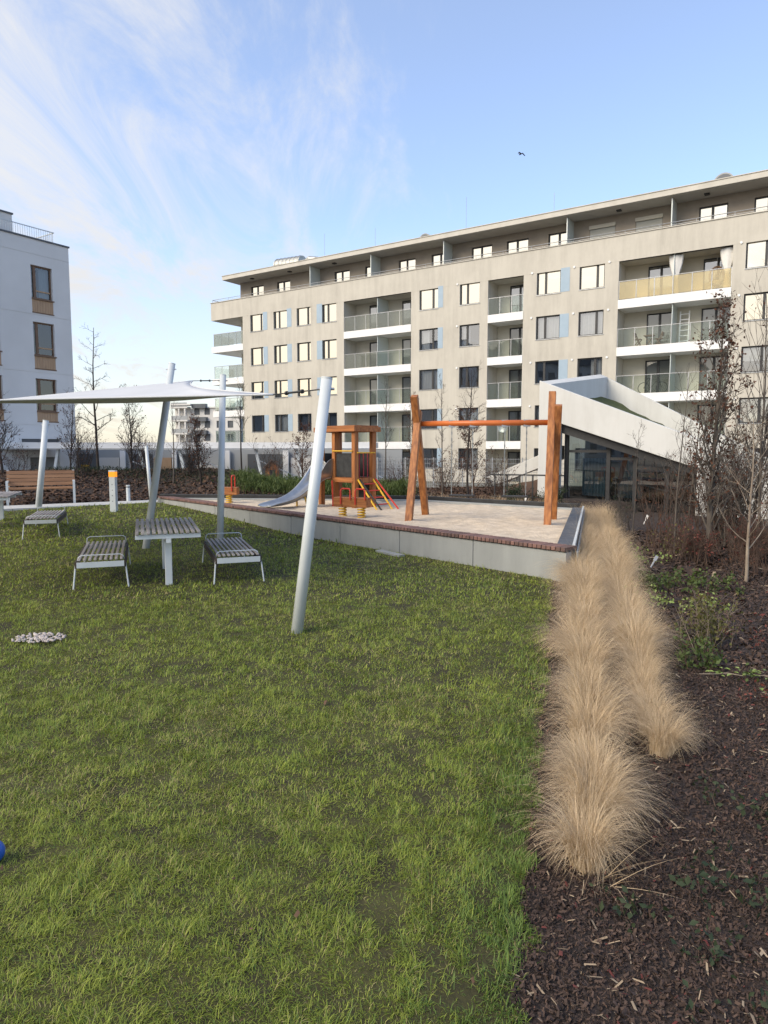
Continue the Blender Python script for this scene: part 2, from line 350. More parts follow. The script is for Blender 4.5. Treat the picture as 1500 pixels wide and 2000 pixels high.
# ------------------------------------------------------------------ sandpit
def zsand(x, y): return .385+.06*(fbm(x, y, 1.1, 41)-.5)+.075*(fbm(x, y, 3.2, 44)-.5)
grid_sheet('sand', -7, 5, 9, 19.6, .09, zsand, 'sand', [(SA, SB), (SB, SC), (SC, SD), (SD, SA)])
def strip(a, b, off0, off1, z0, z1):
    """box along a->b between lateral offsets (left positive)"""
    a = np.array(a, float); b = np.array(b, float); d = (b-a)/np.hypot(*(b-a)); n = np.array((-d[1], d[0]))
    p = [a+n*off0, b+n*off0, b+n*off1, a+n*off1]
    return MB().add([(q[0],q[1],z0) for q in p]+[(q[0],q[1],z1) for q in p], [(0,1,2,3),(4,7,6,5),(0,4,5,1),(1,5,6,2),(2,6,7,3),(3,7,4,0)])
wlen = float(np.hypot(*(SA-SD))); wd = (SA-SD)/wlen; wang = math.atan2(wd[1], wd[0])
wall = thing('sandpit_wall', 'long grey concrete panel wall with red brick coping edging the sandpit', 'wall', (SD[0], SD[1], 0), wang)
npan = 8; pl = wlen/npan
for i in range(npan):
    MB().box(i*pl+.006, (i+1)*pl-.006, -.04, .10, -.15, .395).build('concrete_panel', 'concrete', wall, bevel=.006)
MB().box(.01, wlen-.01, -.02, .08, -.15, .38).build('joint_filler', 'joint', wall)
MB().box(.0, wlen-.002, -.05, .20, .397, .425).build('mortar_bed', 'mortar', wall)
bsrc = None; pitch = .078; nb = int(wlen/pitch)
for i in range(nb):
    x = wlen-(i+.5)*pitch
    if bsrc is None:
        bsrc = MB().box(-.033, .033, -.072, .225, 0, .055).build('brick', 'coping_brick', wall, bevel=.005); bsrc.location = (x, 0, .41); continue
    o = inst(bsrc, 'brick', wall, (x, random.uniform(-.003, .003), .41+random.uniform(-.002, .002)), (0, 0, random.uniform(-.02, .02)))
    md = o.modifiers.new('bevel', 'BEVEL'); md.width = .005; md.segments = 1
edge = thing('sandpit_edging', 'black rubber edging along the back of the sandpit', 'edging', (0, 0, 0))
for a, b in ((SB, SC), (SC, SD)):
    strip(a, b, -.13, .02, .2, .52).build('edging_board', 'black_rubber', edge, bevel=.01)
    strip(a, b, .02, .16, .2, .425).build('kerb', 'concrete', edge, bevel=.01)
gut = thing('gutter_edging', 'dark slate gutter strip with white edge beside the feather grass', 'edging', (0, 0, 0))
strip(SA+wd*.0+np.array((.02,.25)), SB, -.10, .12, .1, .44).build('gutter_strip', 'slate_strip', gut)
strip(SA+np.array((.02,.25)), SB, -.135, -.1, .1, .475).build('edge_rail', 'white_steel', gut)
strip(SA+np.array((-.02,.05)), SB, -.16, -.14, -.2, .40).build('side_wall', 'concrete', gut)

# ------------------------------------------------------------------ apartment blocks
def facade(name, m, parent, x0, x1, z0, z1, holes, y=0.):
    """front sheet with real openings; holes: (x0,x1,z0,z1,depth,back)"""
    xs = sorted(set([x0, x1]+[v for h in holes for v in h[:2] if x0 < v < x1])); zs = sorted(set([z0, z1]+[v for h in holes for v in h[2:4] if z0 < v < z1]))
    mb = MB()
    for i in range(len(xs)-1):
        for j in range(len(zs)-1):
            cx_, cz_ = (xs[i]+xs[i+1])/2, (zs[j]+zs[j+1])/2
            if any(h[0] < cx_ < h[1] and h[2] < cz_ < h[3] for h in holes): continue
            mb.quad((xs[i],y,zs[j]),(xs[i+1],y,zs[j]),(xs[i+1],y,zs[j+1]),(xs[i],y,zs[j+1]))
    for a, b, c, d, dp, back in holes:
        mb.quad((a,y,c),(a,y+dp,c),(a,y+dp,d),(a,y,d)); mb.quad((b,y,c),(b,y,d),(b,y+dp,d),(b,y+dp,c))
        mb.quad((a,y,c),(b,y,c),(b,y+dp,c),(a,y+dp,c)); mb.quad((a,y,d),(a,y+dp,d),(b,y+dp,d),(b,y,d))
        if back: mb.quad((a,y+dp,c),(b,y+dp,c),(b,y+dp,d),(a,y+dp,d))
    return mb.build(name, m, parent)
def window(parent, x0, x1, z0, z1, y, mull=(.5,), glassm='window_glass', framem='anthracite', fw=.075, curtain=None, name='window', depth=.9):
    mb = MB(); mb.box(x0, x0+fw, y-.03, y+.05, z0, z1).box(x1-fw, x1, y-.03, y+.05, z0, z1)
    mb.box(x0+fw, x1-fw, y-.03, y+.05, z0, z0+fw).box(x0+fw, x1-fw, y-.03, y+.05, z1-fw, z1)
    cuts = [x0+fw]
    for f_ in mull:
        xm = x0+(x1-x0)*f_; mb.box(xm-.07, xm+.07, y-.03, y+.05, z0+fw, z1-fw); cuts += [xm-.07, xm+.07]
    cuts.append(x1-fw)
    w = mb.build(name, framem, parent)
    for i in range(0, len(cuts), 2):
        tilt = random.uniform(-.006, .006)
        MB().quad((cuts[i],y+.01-tilt,z0+fw),(cuts[i+1],y+.01+tilt,z0+fw),(cuts[i+1],y+.01+tilt,z1-fw),(cuts[i],y+.01-tilt,z1-fw)).build('pane', glassm, w)
    b = MB(); yy = y+depth
    b.quad((x0,yy,z0),(x1,yy,z0),(x1,yy,z1),(x0,yy,z1)); b.quad((x0,y+.05,z0),(x0,yy,z0),(x0,yy,z1),(x0,y+.05,z1)); b.quad((x1,y+.05,z0),(x1,y+.05,z1),(x1,yy,z1),(x1,yy,z0))
    b.quad((x0,y+.05,z0),(x1,y+.05,z0),(x1,yy,z0),(x0,yy,z0)); b.quad((x0,y+.05,z1),(x0,yy,z1),(x1,yy,z1),(x1,y+.05,z1)); b.build('interior', 'dark_interior', w)
    if curtain in ('sheer', 'left', 'right'):
        a, c = (x0+fw, x1-fw)
        if curtain == 'left': c = a+(c-a)*.45
        if curtain == 'right': a = a+(c-a)*.5
        n = max(8, int((c-a)/.06)); mb = MB(); pts = [(a+(c-a)*i/n, y+.16+.03*math.sin(i*1.9)+.012*math.sin(i*.7)) for i in range(n+1)]
        for i in range(n): mb.quad((*pts[i], z0+fw),(*pts[i+1], z0+fw),(*pts[i+1], z1-fw),(*pts[i], z1-fw))
        mb.build('curtain', 'curtain', w)
    elif curtain == 'blind':
        mb = MB(); zt = z1-fw
        while zt > z0+fw+.03: mb.quad((x0+fw,y+.10,zt-.045),(x1-fw,y+.10,zt-.045),(x1-fw,y+.13,zt),(x0+fw,y+.13,zt)); zt -= .06
        mb.build('blind', 'blind', w)
    elif curtain == 'roller':
        MB().box(x0+fw, x1-fw, y+.09, y+.10, z0+(z1-z0)*.45, z1-fw).build('blind', 'blind', w)
    return w
FA = math.atan2(-.55048, .83485)
MBLD = thing('apartment_block', 'long beige apartment block with recessed balconies, dark windows and a set-back top storey', 'building', (4.1, 50, 0), FA)
rows = [(11.78, 13.3), (8.92, 10.42), (6.06, 7.52), (3.22, 4.66), (.36, 1.82)]
cols = [(-18.70,-17.22,.78,(-17.22,-16.72)), (-16.02,-14.54,.36,(-14.54,-14.04)), (-13.48,-12.02,.74,None), (-10.83,-9.40,.36,(-11.38,-10.83)),
        (-1.83,-.29,.70,(-.29,.12)), (1.44,2.98,.36,None), (7.07,8.67,.36,(8.67,9.27)), (9.89,11.47,.70,None), (19.25,21.45,.46,None), (22.3, 23.8, .5, None)]
logg = [(-8.67, -2.53, 'two'), (3.60, 6.16, 'one'), (12.33, 18.60, 'two')]
floors = [10.88, 8.02, 5.16, 2.30, -.55]
X0, X1 = -19.6, 25.
wins = []; holes = []
for c in cols:
    for ri, (a, b) in enumerate(rows):
        x0, x1 = c[0], c[1]; mu = c[2]
        if c[0] == 7.07 and ri >= 3: x0, x1, mu = 7.1, 7.78, None
        wins.append((x0, x1, a, b, mu, ri)); holes.append((x0, x1, a, b, .20, False))
for a, b, _ in logg: holes.append((a, b, -.59, 13.2, 1.65, False))
facade('wall', 'beige_render', MBLD, X0, X1, -.6, 13.2, holes)
# parapet band with its corner return, balcony void at the left end
pb = MB(); pb.box(-23.5, X1, -.005, .25, 13.2, 14.72); pb.box(-23.5, -23.25, .25, 12, 13.2, 14.72); pb.build('parapet', 'beige_render', MBLD)
MB().box(-23.56, X1, -.06, .30, 14.722, 14.77).build('parapet_cap', 'roof_edge', MBLD)
MB().box(-23.24, X1, .25, 14, 13.21, 13.5).build('terrace_slab', 'grey_soffit', MBLD)
MB().box(-21.4, -19.6, 1.6, 14, -.6, 13.2).build('corner_wall', 'cream_render', MBLD)
MB().quad((X0,0,-.6),(X0,0,13.2),(X0,1.6,13.2),(X0,1.6,-.6)).build('corner_return', 'beige_render', MBLD)
MB().box(X0+.01, X1, 2.6, 14, -.6, 13.2).build('core_wall', 'dark_interior', MBLD)
for i, ztop in enumerate(floors[:4]):
    MB().box(-23.5, X0-.002, -.02, 12, ztop-.53, ztop).build('balcony_slab', 'white_paint', MBLD)
    gm = ['rail_glass_smoked', 'rail_glass_smoked', 'rail_glass', 'rail_glass'][i]
    for k in range(4):
        a = -23.3+k*.925; mm = gm if not (i == 1 and k < 2) else 'rail_glass'
        MB().box(a+.02, a+.905, .06, .075, ztop+.06, ztop+1.08).build('balcony_glass', mm, MBLD)
    MB().box(-23.3, -23.285, .1, 2.5, ztop+.06, ztop+1.08).build('balcony_glass', 'rail_glass', MBLD)
    r = MB().box(-23.32, X0, .045, .09, ztop+1.085, ztop+1.125)
    for k in range(5): r.box(-23.315+k*.925, -23.275+k*.925, .08, .12, ztop, ztop+1.085)
    r.build('balcony_rail', 'metal_grey', MBLD)
    window(MBLD, -20.75, -19.75, ztop+.05, ztop+2.05, 1.55, (.5,), curtain=random.choice([None, 'sheer']), name='balcony_door')
for (x0, x1, a, b, mu, ri) in wins:
    cur = random.choices([None, 'sheer', 'left', 'right', 'blind', 'roller'], [4, 4, 2, 2, 1, 1] if ri else [6, 1, 1, 1, 0, 0])[0]
    if x0 == 19.25: cur = ['blind', None, 'roller', 'blind', None][ri]
    g = 'cream_sky_glass' if (ri == 0 or (ri <= 2 and x0 < -5) or (ri == 1 and x0 > 19)) else 'window_glass'  # panes meant to mirror bright sky get the glossier, cream-tinted glass
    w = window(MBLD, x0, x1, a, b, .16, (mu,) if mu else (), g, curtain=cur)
    MB().box(x0-.03, x1+.03, -.04, .13, a-.03, a+.012).build('sill', 'metal_grey', w)
for c in cols:
    if c[3]:
        for ri, (a, b) in enumerate(rows):
            if c[0] == 7.07 and ri >= 3: continue
            MB().box(c[3][0]+.004, c[3][1], -.012, .10, a+.03, b).build('blue_panel', 'pale_blue_panel', MBLD)
for x in (1.25, 6.75, 9.55, 11.75, 19.0):
    for (a, b) in rows[:4]: MB().tube([(x, .01, b-.05), (x, -.05, b-.05)], .07, 10).build('wall_vent', 'white_paint', MBLD)
def railing(parent, a, b, z, gm):
    n = max(2, round((b-a)/1.02)); w = (b-a)/n; r = MB()
    for k in range(n+1):
        xx = min(max(a+k*w, a+.025), b-.025); r.box(xx-.018, xx+.018, .05, .085, z, z+1.10)
    r.box(a, b, .045, .095, z+1.10, z+1.13); r.build('balcony_rail', 'metal_grey', parent)
    for k in range(n):
        g_ = gm(k, n) if callable(gm) else gm
        MB().box(a+k*w+.03, a+(k+1)*w-.03, .06, .072, z+.05, z+1.07).build('balcony_glass', g_, parent)
for li, (a, b, kind) in enumerate(logg):
    MB().quad((a,1.655,-.59),(b,1.655,-.59),(b,1.655,13.2),(a,1.655,13.2)).build('loggia_wall', 'cream_render', MBLD)
    for ri, z in enumerate(floors):
        if ri < 4:
            MB().box(a+.003, b-.003, -.03, 1.65, z-.53, z).build('balcony_slab', 'white_paint', MBLD)
            gm = 'rail_glass'
            if li == 2 and ri == 0: gm = 'rail_glass_sky_tint'
            if li == 0 and ri == 1: gm = lambda k, n: 'rail_glass_smoked' if k < n/2 else 'rail_glass'
            if li == 0 and ri in (0,): gm = 'rail_glass_smoked'
            railing(MBLD, a, b, z, gm)
        ztop = (13.2 if ri == 0 else floors[ri-1]-.53)
        doors = {'two': (((b-a)*.22+a, (b-a)*.22+a+1.55), (b-1.75, b-.15)), 'one': ((a+.95, b-.12),)}[kind]
        for d0, d1 in doors:
            cur = random.choice(['left', 'right', None, None, 'sheer'])
            window(MBLD, d0, d1, z+.04, z+2.12, 1.60, (.5,), 'window_glass' if ri == 0 else 'door_glass', curtain=cur, name='balcony_door')
        if kind == 'two':
            xm = (a+b)/2; MB().box(xm-.02, xm+.02, .14, 1.62, z+.02, ztop-.02).build('partition', 'frosted_glass', MBLD)
# set-back top storey
pw = [(-20.09,-18.58),(-17.02,-15.53),(-13.4,-12.38),(-10.78,-9.26),(-7.75,-6.40),(-4.62,-3.13),(-1.75,-.19),(1.54,3.12),(4.22,5.81),(7.20,8.76),(16.48,18.04),(19.39,20.95),(22.4,24)]
sh = [(9.97,11.59),(12.84,14.43)]
facade('top_storey_wall', 'taupe_render', MBLD, -21.4, X1, 13.5, 16.6, [(a, b, 13.9, 16.06, .2, False) for a, b in pw]+[(a, b, 13.9, 16.06, .08, False) for a, b in sh], y=1.6)
MB().box(-21.4, -21.38, 1.61, 13, 13.5, 16.6).build('top_storey_side', 'taupe_render', MBLD)
for i, (a, b) in enumerate(pw): window(MBLD, a, b, 13.9, 16.06, 1.74, (.47,) if b-a > 1.2 else (), 'cream_sky_glass', curtain='sheer' if i in (1, 2) else None)
for a, b in sh:
    s_ = MB(); zz0 = 13.9
    while zz0 < 15.9: s_.box(a+.02, b-.02, 1.63, 1.665, zz0, zz0+.045); zz0 += .05
    s_.build('roller_shutter', 'shutter', MBLD); MB().box(a-.02, b+.02, 1.52, 1.6, 15.86, 16.08).build('shutter_box', 'cream_render', MBLD)
for x in (-12.30, -6.33, -.05, 8.9, 15.2): MB().box(x-.03, x+.03, .32, 1.6, 13.5, 16.50).build('terrace_screen', 'frosted_glass', MBLD)
MB().box(-22.0, X1, -.02, 14, 16.56, 16.88).build('roof_slab', 'roof_edge', MBLD)
MB().box(-22.03, X1, -.06, 14.03, 16.882, 16.93).build('roof_trim', 'roof_edge', MBLD)
MB().box(-21.9, X1, .1, 1.6, 16.53, 16.558).build('soffit', 'grey_soffit', MBLD)
r = MB(); r.tube([(-23.4, .12, 15.02), (X1, .12, 15.02)], .022, 6).tube([(-23.4, .12, 15.02), (-23.4, 8, 15.02)], .022, 6).tube([(-23.4, .12, 14.88), (X1, .12, 14.88)], .012, 5)
for k in range(25): r.tube([(-23.4+k*2, .12, 14.76), (-23.4+k*2, .12, 15.02)], .015, 5)
r.build('terrace_rail', 'metal_grey', MBLD)
for x in (-19.2, -14.9, -10.2, 17.0, 12.0): MB().box(x-.14, x+.14, .7, .98, 16.46, 16.53).build('soffit_lamp', 'anthracite', MBLD)
# roof plant
MB().tube([(-17.4, 2.2, 17.55), (-14.6, 2.2, 17.45)], .62, 22).build('duct', 'galvanised', MBLD)
for k in range(7): MB().tube([(-17.3+k*.42, 2.2, 17.55-.015*k), (-17.26+k*.42, 2.2, 17.55-.015*k)], .645, 22).build('duct_ring', 'metal_grey', MBLD)
MB().tube([(-14.3, 2.0, 17.3), (-13.7, 2.0, 17.62), (-12.9, 2.0, 17.45), (-12.5, 2.0, 17.2)], .24, 12).build('duct', 'galvanised', MBLD)
for x, yy, rr in ((-2.3, 1.5, .50), (17.75, 1.5, .58)):
    MB().tube([(x, yy, 17.18), (x, yy+1.1, 17.18)], rr, 24).build('roof_vent', 'far_grey', MBLD)
    MB().tube([(x, yy-.01, 17.18), (x, yy-.005, 17.18)], rr*.86, 24).build('vent_grille', 'far_dark', MBLD)
for x, h_ in ((-12.1, 2.5), (-7.05, 2.1), (.87, 2.9), (7.4, 1.9)): MB().tube([(x, 2, 16.9), (x, 2, 16.9+h_)], .013, 5).build('lightning_rod', 'metal_grey', MBLD)

# balcony belongings (things of their own)
def onb(x, y, z): return MBLD_M @ Vector((x, y, z))
MBLD_M = Matrix.Translation((4.1, 50, 0)) @ Matrix.Rotation(FA, 4, 'Z')
bk = thing('bicycle', 'bicycle parked on the third balcony row above the slanted white roof', 'bicycle', onb(13.9, .5, 5.16), FA)
for x in (0, 1.05):
    w = MB(); w.tube([(x+.33*math.cos(a*math.pi/12), 0, .34+.33*math.sin(a*math.pi/12)) for a in range(25)], .02, 5); w.build('wheel', 'bike_black', bk)
MB().tube([(0,0,.34),(.4,0,.34),(.3,0,.85),(.85,0,.85),(.4,0,.34)], .02, 5).tube([(1.05,0,.34),(.82,0,.98)], .02, 5).tube([(0,0,.34),(.3,0,.8)], .015, 5).build('frame', 'bike_black', bk)
MB().tube([(.72,0,1.0),(.95,0,1.0)], .018, 5).build('handlebar', 'bike_black', bk); MB().box(.18, .42, -.05, .05, .86, .92).build('saddle', 'bike_black', bk)
ld = thing('ladder_shelf', 'tall white ladder shelf on balcony beside the partition', 'shelf', onb(15.75, 1.0, 8.02), FA)
MB().bar((0,0,0),(0,.15,2.0),.06,.05).bar((.5,0,0),(.5,.15,2.0),.06,.05).build('rails', 'white_paint', ld)
for k in range(6): MB().box(0, .5, -.02+.02*k, .2, .2+k*.32, .24+k*.32).build('rung', 'white_paint', ld)
def folding_chair(lab, x, z, flip):
    c = thing('folding_chair', lab, 'chair', onb(x, .75, z), FA+(math.pi if flip else 0))
    MB().bar((-.2,0,0),(.2,0,.85),.05,.04).bar((.2,0,0),(-.2,0,.46),.05,.04).bar((-.2,.4,0),(.2,.4,.85),.05,.04).bar((.2,.4,0),(-.2,.4,.46),.05,.04).build('frame', 'chair_brown', c)
    MB().box(-.22, .2, 0, .4, .44, .47).build('seat', 'chair_brown', c); MB().box(.13, .2, 0, .4, .62, .85).build('backrest', 'chair_brown', c)
folding_chair('brown folding chair on balcony, left of its small table', 13.45, 8.02, True)
folding_chair('brown folding chair on balcony, right of its small table', 14.65, 8.02, False)
t_ = thing('balcony_table', 'small brown folding table between two balcony chairs', 'table', onb(14.05, .9, 8.02), FA)
MB().box(-.3, .3, -.25, .25, .66, .70).build('table_top', 'chair_brown', t_); MB().bar((-.25,0,0),(.25,0,.66),.05,.04).bar((.25,0,0),(-.25,0,.66),.05,.04).build('crossed_legs', 'chair_brown', t_)
for nm, x, lab in (('curtain', 15.55, 'gathered white balcony curtain beside the top partition'), ('curtain', 18.3, 'gathered white balcony curtain at the right end of top balcony')):
    mb = MB(); n = 16; prof = [(0, .36), (.25, .30), (.55, .12), (.62, .10), (.8, .13), (1, .18)]
    base = onb(x, .35, 10.9); vs_ = []
    for z_, r_ in prof:
        for j in range(n): a = 2*math.pi*j/n; rr = r_*(1+.2*math.cos(4*a)); vs_.append((rr*math.cos(a), rr*.35*math.sin(a), 2.25*(1-z_)))
    fs = [(i*n+j, i*n+(j+1)%n, (i+1)*n+(j+1)%n, (i+1)*n+j) for i in range(len(prof)-1) for j in range(n)]
    o = mb.add(vs_, fs).build(nm, 'curtain', smooth=True); o.location = base; o.rotation_euler = (0, 0, FA); tag(o, lab, 'curtain')
eg = thing('egg_chair', 'round hanging wicker chair on the warm-reflecting top balcony', 'chair', onb(17.7, .8, 10.9), FA)
mb = MB()
for k in range(10):
    a = math.pi*k/10; mb.tube([(.42*math.cos(a)*math.cos(b*math.pi/8), .42*math.sin(a)*math.cos(b*math.pi/8), .85+.58*math.sin(b*math.pi/8)) for b in range(17)], .014, 4)
mb.build('basket', 'chair_brown', eg); MB().tube([(0,0,1.43),(0,0,1.9)], .012, 4).build('chain', 'metal_grey', eg)
MB().tube([(.3*math.cos(a*math.pi/8), .3*math.sin(a*math.pi/8), .5) for a in range(17)], .08, 6).build('cushion', 'curtain', eg)
dg = thing('satellite_dish', 'round dish on the lower middle balcony', 'dish', onb(4.6, .5, 2.3), FA)
mb = MB(); n = 20
vs_ = [(0, .12, 1.0)]+[(r_*.4*math.cos(2*math.pi*j/n), .12-.12*r_*r_, 1.0+r_*.4*math.sin(2*math.pi*j/n)) for r_ in (.5, 1) for j in range(n)]
fs = [(0, 1+j, 1+(j+1)%n) for j in range(n)]+[(1+j, 1+n+j, 1+n+(j+1)%n, 1+(j+1)%n) for j in range(n)]
mb.add(vs_, fs).build('dish_bowl', 'metal_grey', dg); MB().tube([(0,.13,0),(0,.13,1.0)], .03, 6).build('stand', 'anthracite', dg)

LB = thing('pale_apartment_block', 'pale blue-grey apartment block with brown windows and wooden panels at the left edge', 'building', (-16.785, 37.6, 0), math.atan2(.83485, .55048))
lw_ = [(-2.12, -.98), (-4.95, -3.82), (-8.0, -6.9)]; lr = [(9.47, 11.12, 8.72), (6.60, 8.28, 5.87), (3.74, 5.41, 3.16)]
hl = [(a, b, p, t_, .22, False) for a, b in lw_ for (w0, t_, p) in lr]
hl += [(-3.0, -.9, 2.12, 2.30, .15, True), (-2.6, -1.0, -.6, 1.35, .3, True), (-14, -3.9, -.6, -.3, .05, True)]
gro = []
for z in (11.65, 8.74-.10, 5.84-.12, 3.14-.12): gro.append(z)
hl += [(-14, -.004, z-.012, z+.012, .018, True) for z in gro]
facade('wall', 'cool_white_render', LB, -14, 0, -.6, 12.40, hl)
MB().quad((0,0,-.6),(0,12,-.6),(0,12,12.4),(0,0,12.4)).build('end_wall', 'cool_white_render', LB)
MB().box(-14, .05, -.05, 12, 12.402, 12.48).build('roof_trim', 'far_dark', LB)
MB().box(-14, -.02, .02, 12, -.6, 2.0).build('base_core', 'far_grey', LB) if False else None
MB().box(-14, -2.45, .9, 9, 12.48, 13.62).build('roof_room', 'cool_white_render', LB); MB().box(-14, -2.4, .85, 9.05, 13.622, 13.70).build('roof_room_trim', 'far_dark', LB)
r = MB().box(-14, -.7, .10, .14, 13.0, 13.04).box(-.74, -.70, .14, 6, 13.0, 13.04)
for k in range(110): r.box(-13.9+k*.12, -13.885+k*.12, .11, .125, 12.48, 13.0)
for k in range(40): r.box(-.73, -.715, .2+k*.14, .215+k*.14, 12.48, 13.0)
r.build('roof_railing', 'white_steel', LB)
for a, b in lw_:
    for i, (w0, t_, p) in enumerate(lr):
        w = window(LB, a, b, w0, t_, .16, (.22,), 'left_glass', 'brown_frame', fw=.07, curtain=['right', None, None][i] if a > -3 else None)
        MB().box(a+.3, b-.07, .13, .2, w0+.36, w0+.43).build('transom', 'wood_panel', w)
        MB().box(a-.01, b+.05, -.05, .16, w0-.06, w0-.002).build('sill', 'brown_frame', w)
        for k in range(8):
            q = (b-a)/8; MB().box(a+k*q+.004, a+(k+1)*q-.004, .015, .05, p+.06, w0-.065).build('panel_board', 'wood_panel', w)
        MB().box(a-.01, b+.03, -.02, .2, p, p+.055).build('lower_sill', 'brown_frame', w)
MB().box(-2.95, -.95, .10, .14, 2.13, 2.29).build('louvre', 'far_dark', LB)
MB().box(-2.58, -1.02, .2, .26, -.6, 1.33).build('door_panel', 'stone_grey', LB)

# far block beyond
FB = thing('distant_apartment_block', 'small distant white apartment block with stacked balconies between the trees', 'building', (-44, 150, -.6), R(-14))
facade('wall', 'far_white', FB, -1.4, 14, 0, 11.0, [(x, x+1.3, 1.2+k*2.8, 2.7+k*2.8, .3, True) for k in range(4) for x in (3.2, 5.6, 8.4, 11)])
MB().box(-1.4, 14, .4, 8, 0, 10.9).build('core', 'far_grey', FB); MB().box(-1.6, 3.2, -1.6, 1.2, 11.6, 11.9).build('roof_canopy', 'far_white', FB); MB().box(3.2, 14, -.3, 8, 11.02, 11.3).build('roof', 'far_white', FB)
for x in (.1, 1.55): MB().box(x, x+.35, -1.4, -1.05, 0, 11.6).build('column', 'far_white', FB)
for k in range(4):
    MB().box(-1.6, 2.4, -1.5, 0, 2.6+k*2.8, 2.9+k*2.8).build('balcony_slab', 'far_white', FB)
    MB().box(-1.5, 2.3, -1.45, -1.4, 2.9+k*2.8, 3.8+k*2.8).build('balcony_panel', 'far_grey', FB)
    MB().box(3.1, 6.4, -1.0, -.02, 2.6+k*2.8, 3.5+k*2.8).build('balcony_panel', 'far_dark', FB)
    for x in (3.2, 5.6, 8.4, 11): MB().box(x+.05, x+1.25, .2, .25, 1.25+k*2.8, 2.65+k*2.8).build('window', 'far_dark', FB)

# neighbouring block to the west (seen only as a reflection in the windows)
NB = thing('gabled_block', 'terrace with pitched roofs mirrored in the apartment windows', 'building', (-80, -2, -.6), R(97))
for k in range(6):
    x = -54+k*18; hh = (21, 21, 21, 15, 9, 9)[k]
    MB().add([(x,0,0),(x+17,0,0),(x+17,12,0),(x,12,0),(x,0,hh),(x+17,0,hh),(x+17,12,hh),(x,12,hh)], [(0,3,2,1),(0,1,5,4),(1,2,6,5),(2,3,7,6),(3,0,4,7)]).build('wall', 'far_grey', NB)
    MB().add([(x-.3,-.3,hh+.01),(x+17.3,-.3,hh+.01),(x+17.3,12.3,hh+.01),(x-.3,12.3,hh+.01),(x+8.5,-.3,hh+5.5),(x+8.5,12.3,hh+5.5)], [(0,1,4),(2,3,5),(1,2,5,4),(3,0,4,5),(0,3,2,1)]).build('roof', 'far_dark', NB)
    for i in range(int(hh//3.4)):
        for j in range(5): MB().box(x+1+j*3.2, x+2.6+j*3.2, -.05, .02, 1.5+i*3.2, 3.2+i*3.2).build('window', 'far_dark', NB)

# ------------------------------------------------------------------ courtyard structures behind the berm
CP = thing('white_canopy', 'long low white canopy on slanted posts behind the berm', 'canopy', (-7.0, 33.5, -.6), R(-3))
MB().box(-15, 6.6, 0, 2.2, 2.42, 2.70).build('canopy_roof', 'white_paint', CP); MB().box(-15, 6.6, -.04, -.004, 2.36, 2.42).build('canopy_edge', 'metal_grey', CP)
for x in (-12.6, -9.7, -4.6, -2.6, 1.2, 3.2): MB().bar((x,.25,0),(x+random.choice((-.5,.0,.5)),.25,2.42),.13,.13).build('post', 'white_steel', CP)
SW = thing('stair_enclosure', 'grey wall with dark glazing and white sloping handrails behind the canopy', 'wall', (-8.0, 37.5, -.6), R(-6))
MB().box(-14, 9, 0, .3, 0, 2.35).build('wall', 'far_grey', SW)
for x, w in ((-9.6, 1.6), (-6.0, 1.2), (-3.4, 1.0), (.6, 2.2), (4.2, 3.0)): MB().box(x, x+w, -.06, -.01, .55, 2.1).build('glazing', 'far_dark', SW)
for x, w, m_ in ((-8.0, 1.3, 'far_white'), (-4.7, 1.0, 'wood_panel'), (3.0, 1.1, 'cool_white_render'), (-11.3, 1.3, 'pale_blue_panel')): MB().box(x, x+w, -.09, -.01, .3, 1.9).build('wall_panel', m_, SW)
for x in (-11, -5.5, -1.5, 1.6, 4.3, 6.0):
    MB().tube([(x,-1.2,1.75),(x+2.2,-1.2,.85)], .035, 6).tube([(x,-1.2,1.75),(x,-1.2,0)], .03, 6).build('handrail', 'white_paint', SW)
for k, (x, w, z0, z1, m_) in enumerate(((-13.2, 1.1, .2, 2.0, 'far_white'), (-10.0, .35, .0, 2.3, 'white_paint'), (-8.9, .5, .9, 1.5, 'yellow_steel'), (-7.7, .8, .5, 1.2, 'far_white'), (-6.6, .3, 0, 2.3, 'white_paint'), (-3.6, .25, 0, 2.3, 'white_paint'), (-2.2, 1.4, .2, 1.5, 'far_white'), (-.6, .25, 0, 2.3, 'white_paint'), (2.6, .3, 0, 2.3, 'white_paint'), (5.0, 1.6, .4, 1.0, 'far_white'), (7.4, .25, 0, 2.3, 'white_paint'))): MB().box(x, x+w, -.16-.01*k, -.095, z0, z1).build('wall_panel', m_, SW)
FN = thing('mesh_fence', 'grey mesh garden fence in front of the apartment block', 'fence', (-1.5, 30.5, 0), R(-14))
for k in range(9): MB().box(k*1.25-.025, k*1.25+.025, -.03, .03, -.6, 1.42).build('post', 'metal_grey', FN)
for k in range(8):
    f_ = MB()
    for j in range(9): f_.box(k*1.25+.03, k*1.25+1.22, -.006, .006, -.1+j*.18, -.085+j*.18)
    for j in range(12): f_.box(k*1.25+.07+j*.1, k*1.25+.08+j*.1, .007, .014, -.15, 1.4)
    f_.build('fence_panel', 'metal_grey', FN)
DF = thing('dark_rail_fence', 'low dark metal fence beside the white ramp wall', 'fence', (3.15, 19.6, 0), R(-24))
MB().box(-.1, 1.95, -.02, .02, 1.04, 1.08).build('top_rail', 'anthracite', DF); MB().box(-.1, 1.95, -.015, .015, .42, .45).build('bottom_rail', 'anthracite', DF)
for k in range(6): MB().box(k*.36, k*.36+.035, -.018, .018, .1, 1.04).build('post', 'anthracite', DF)

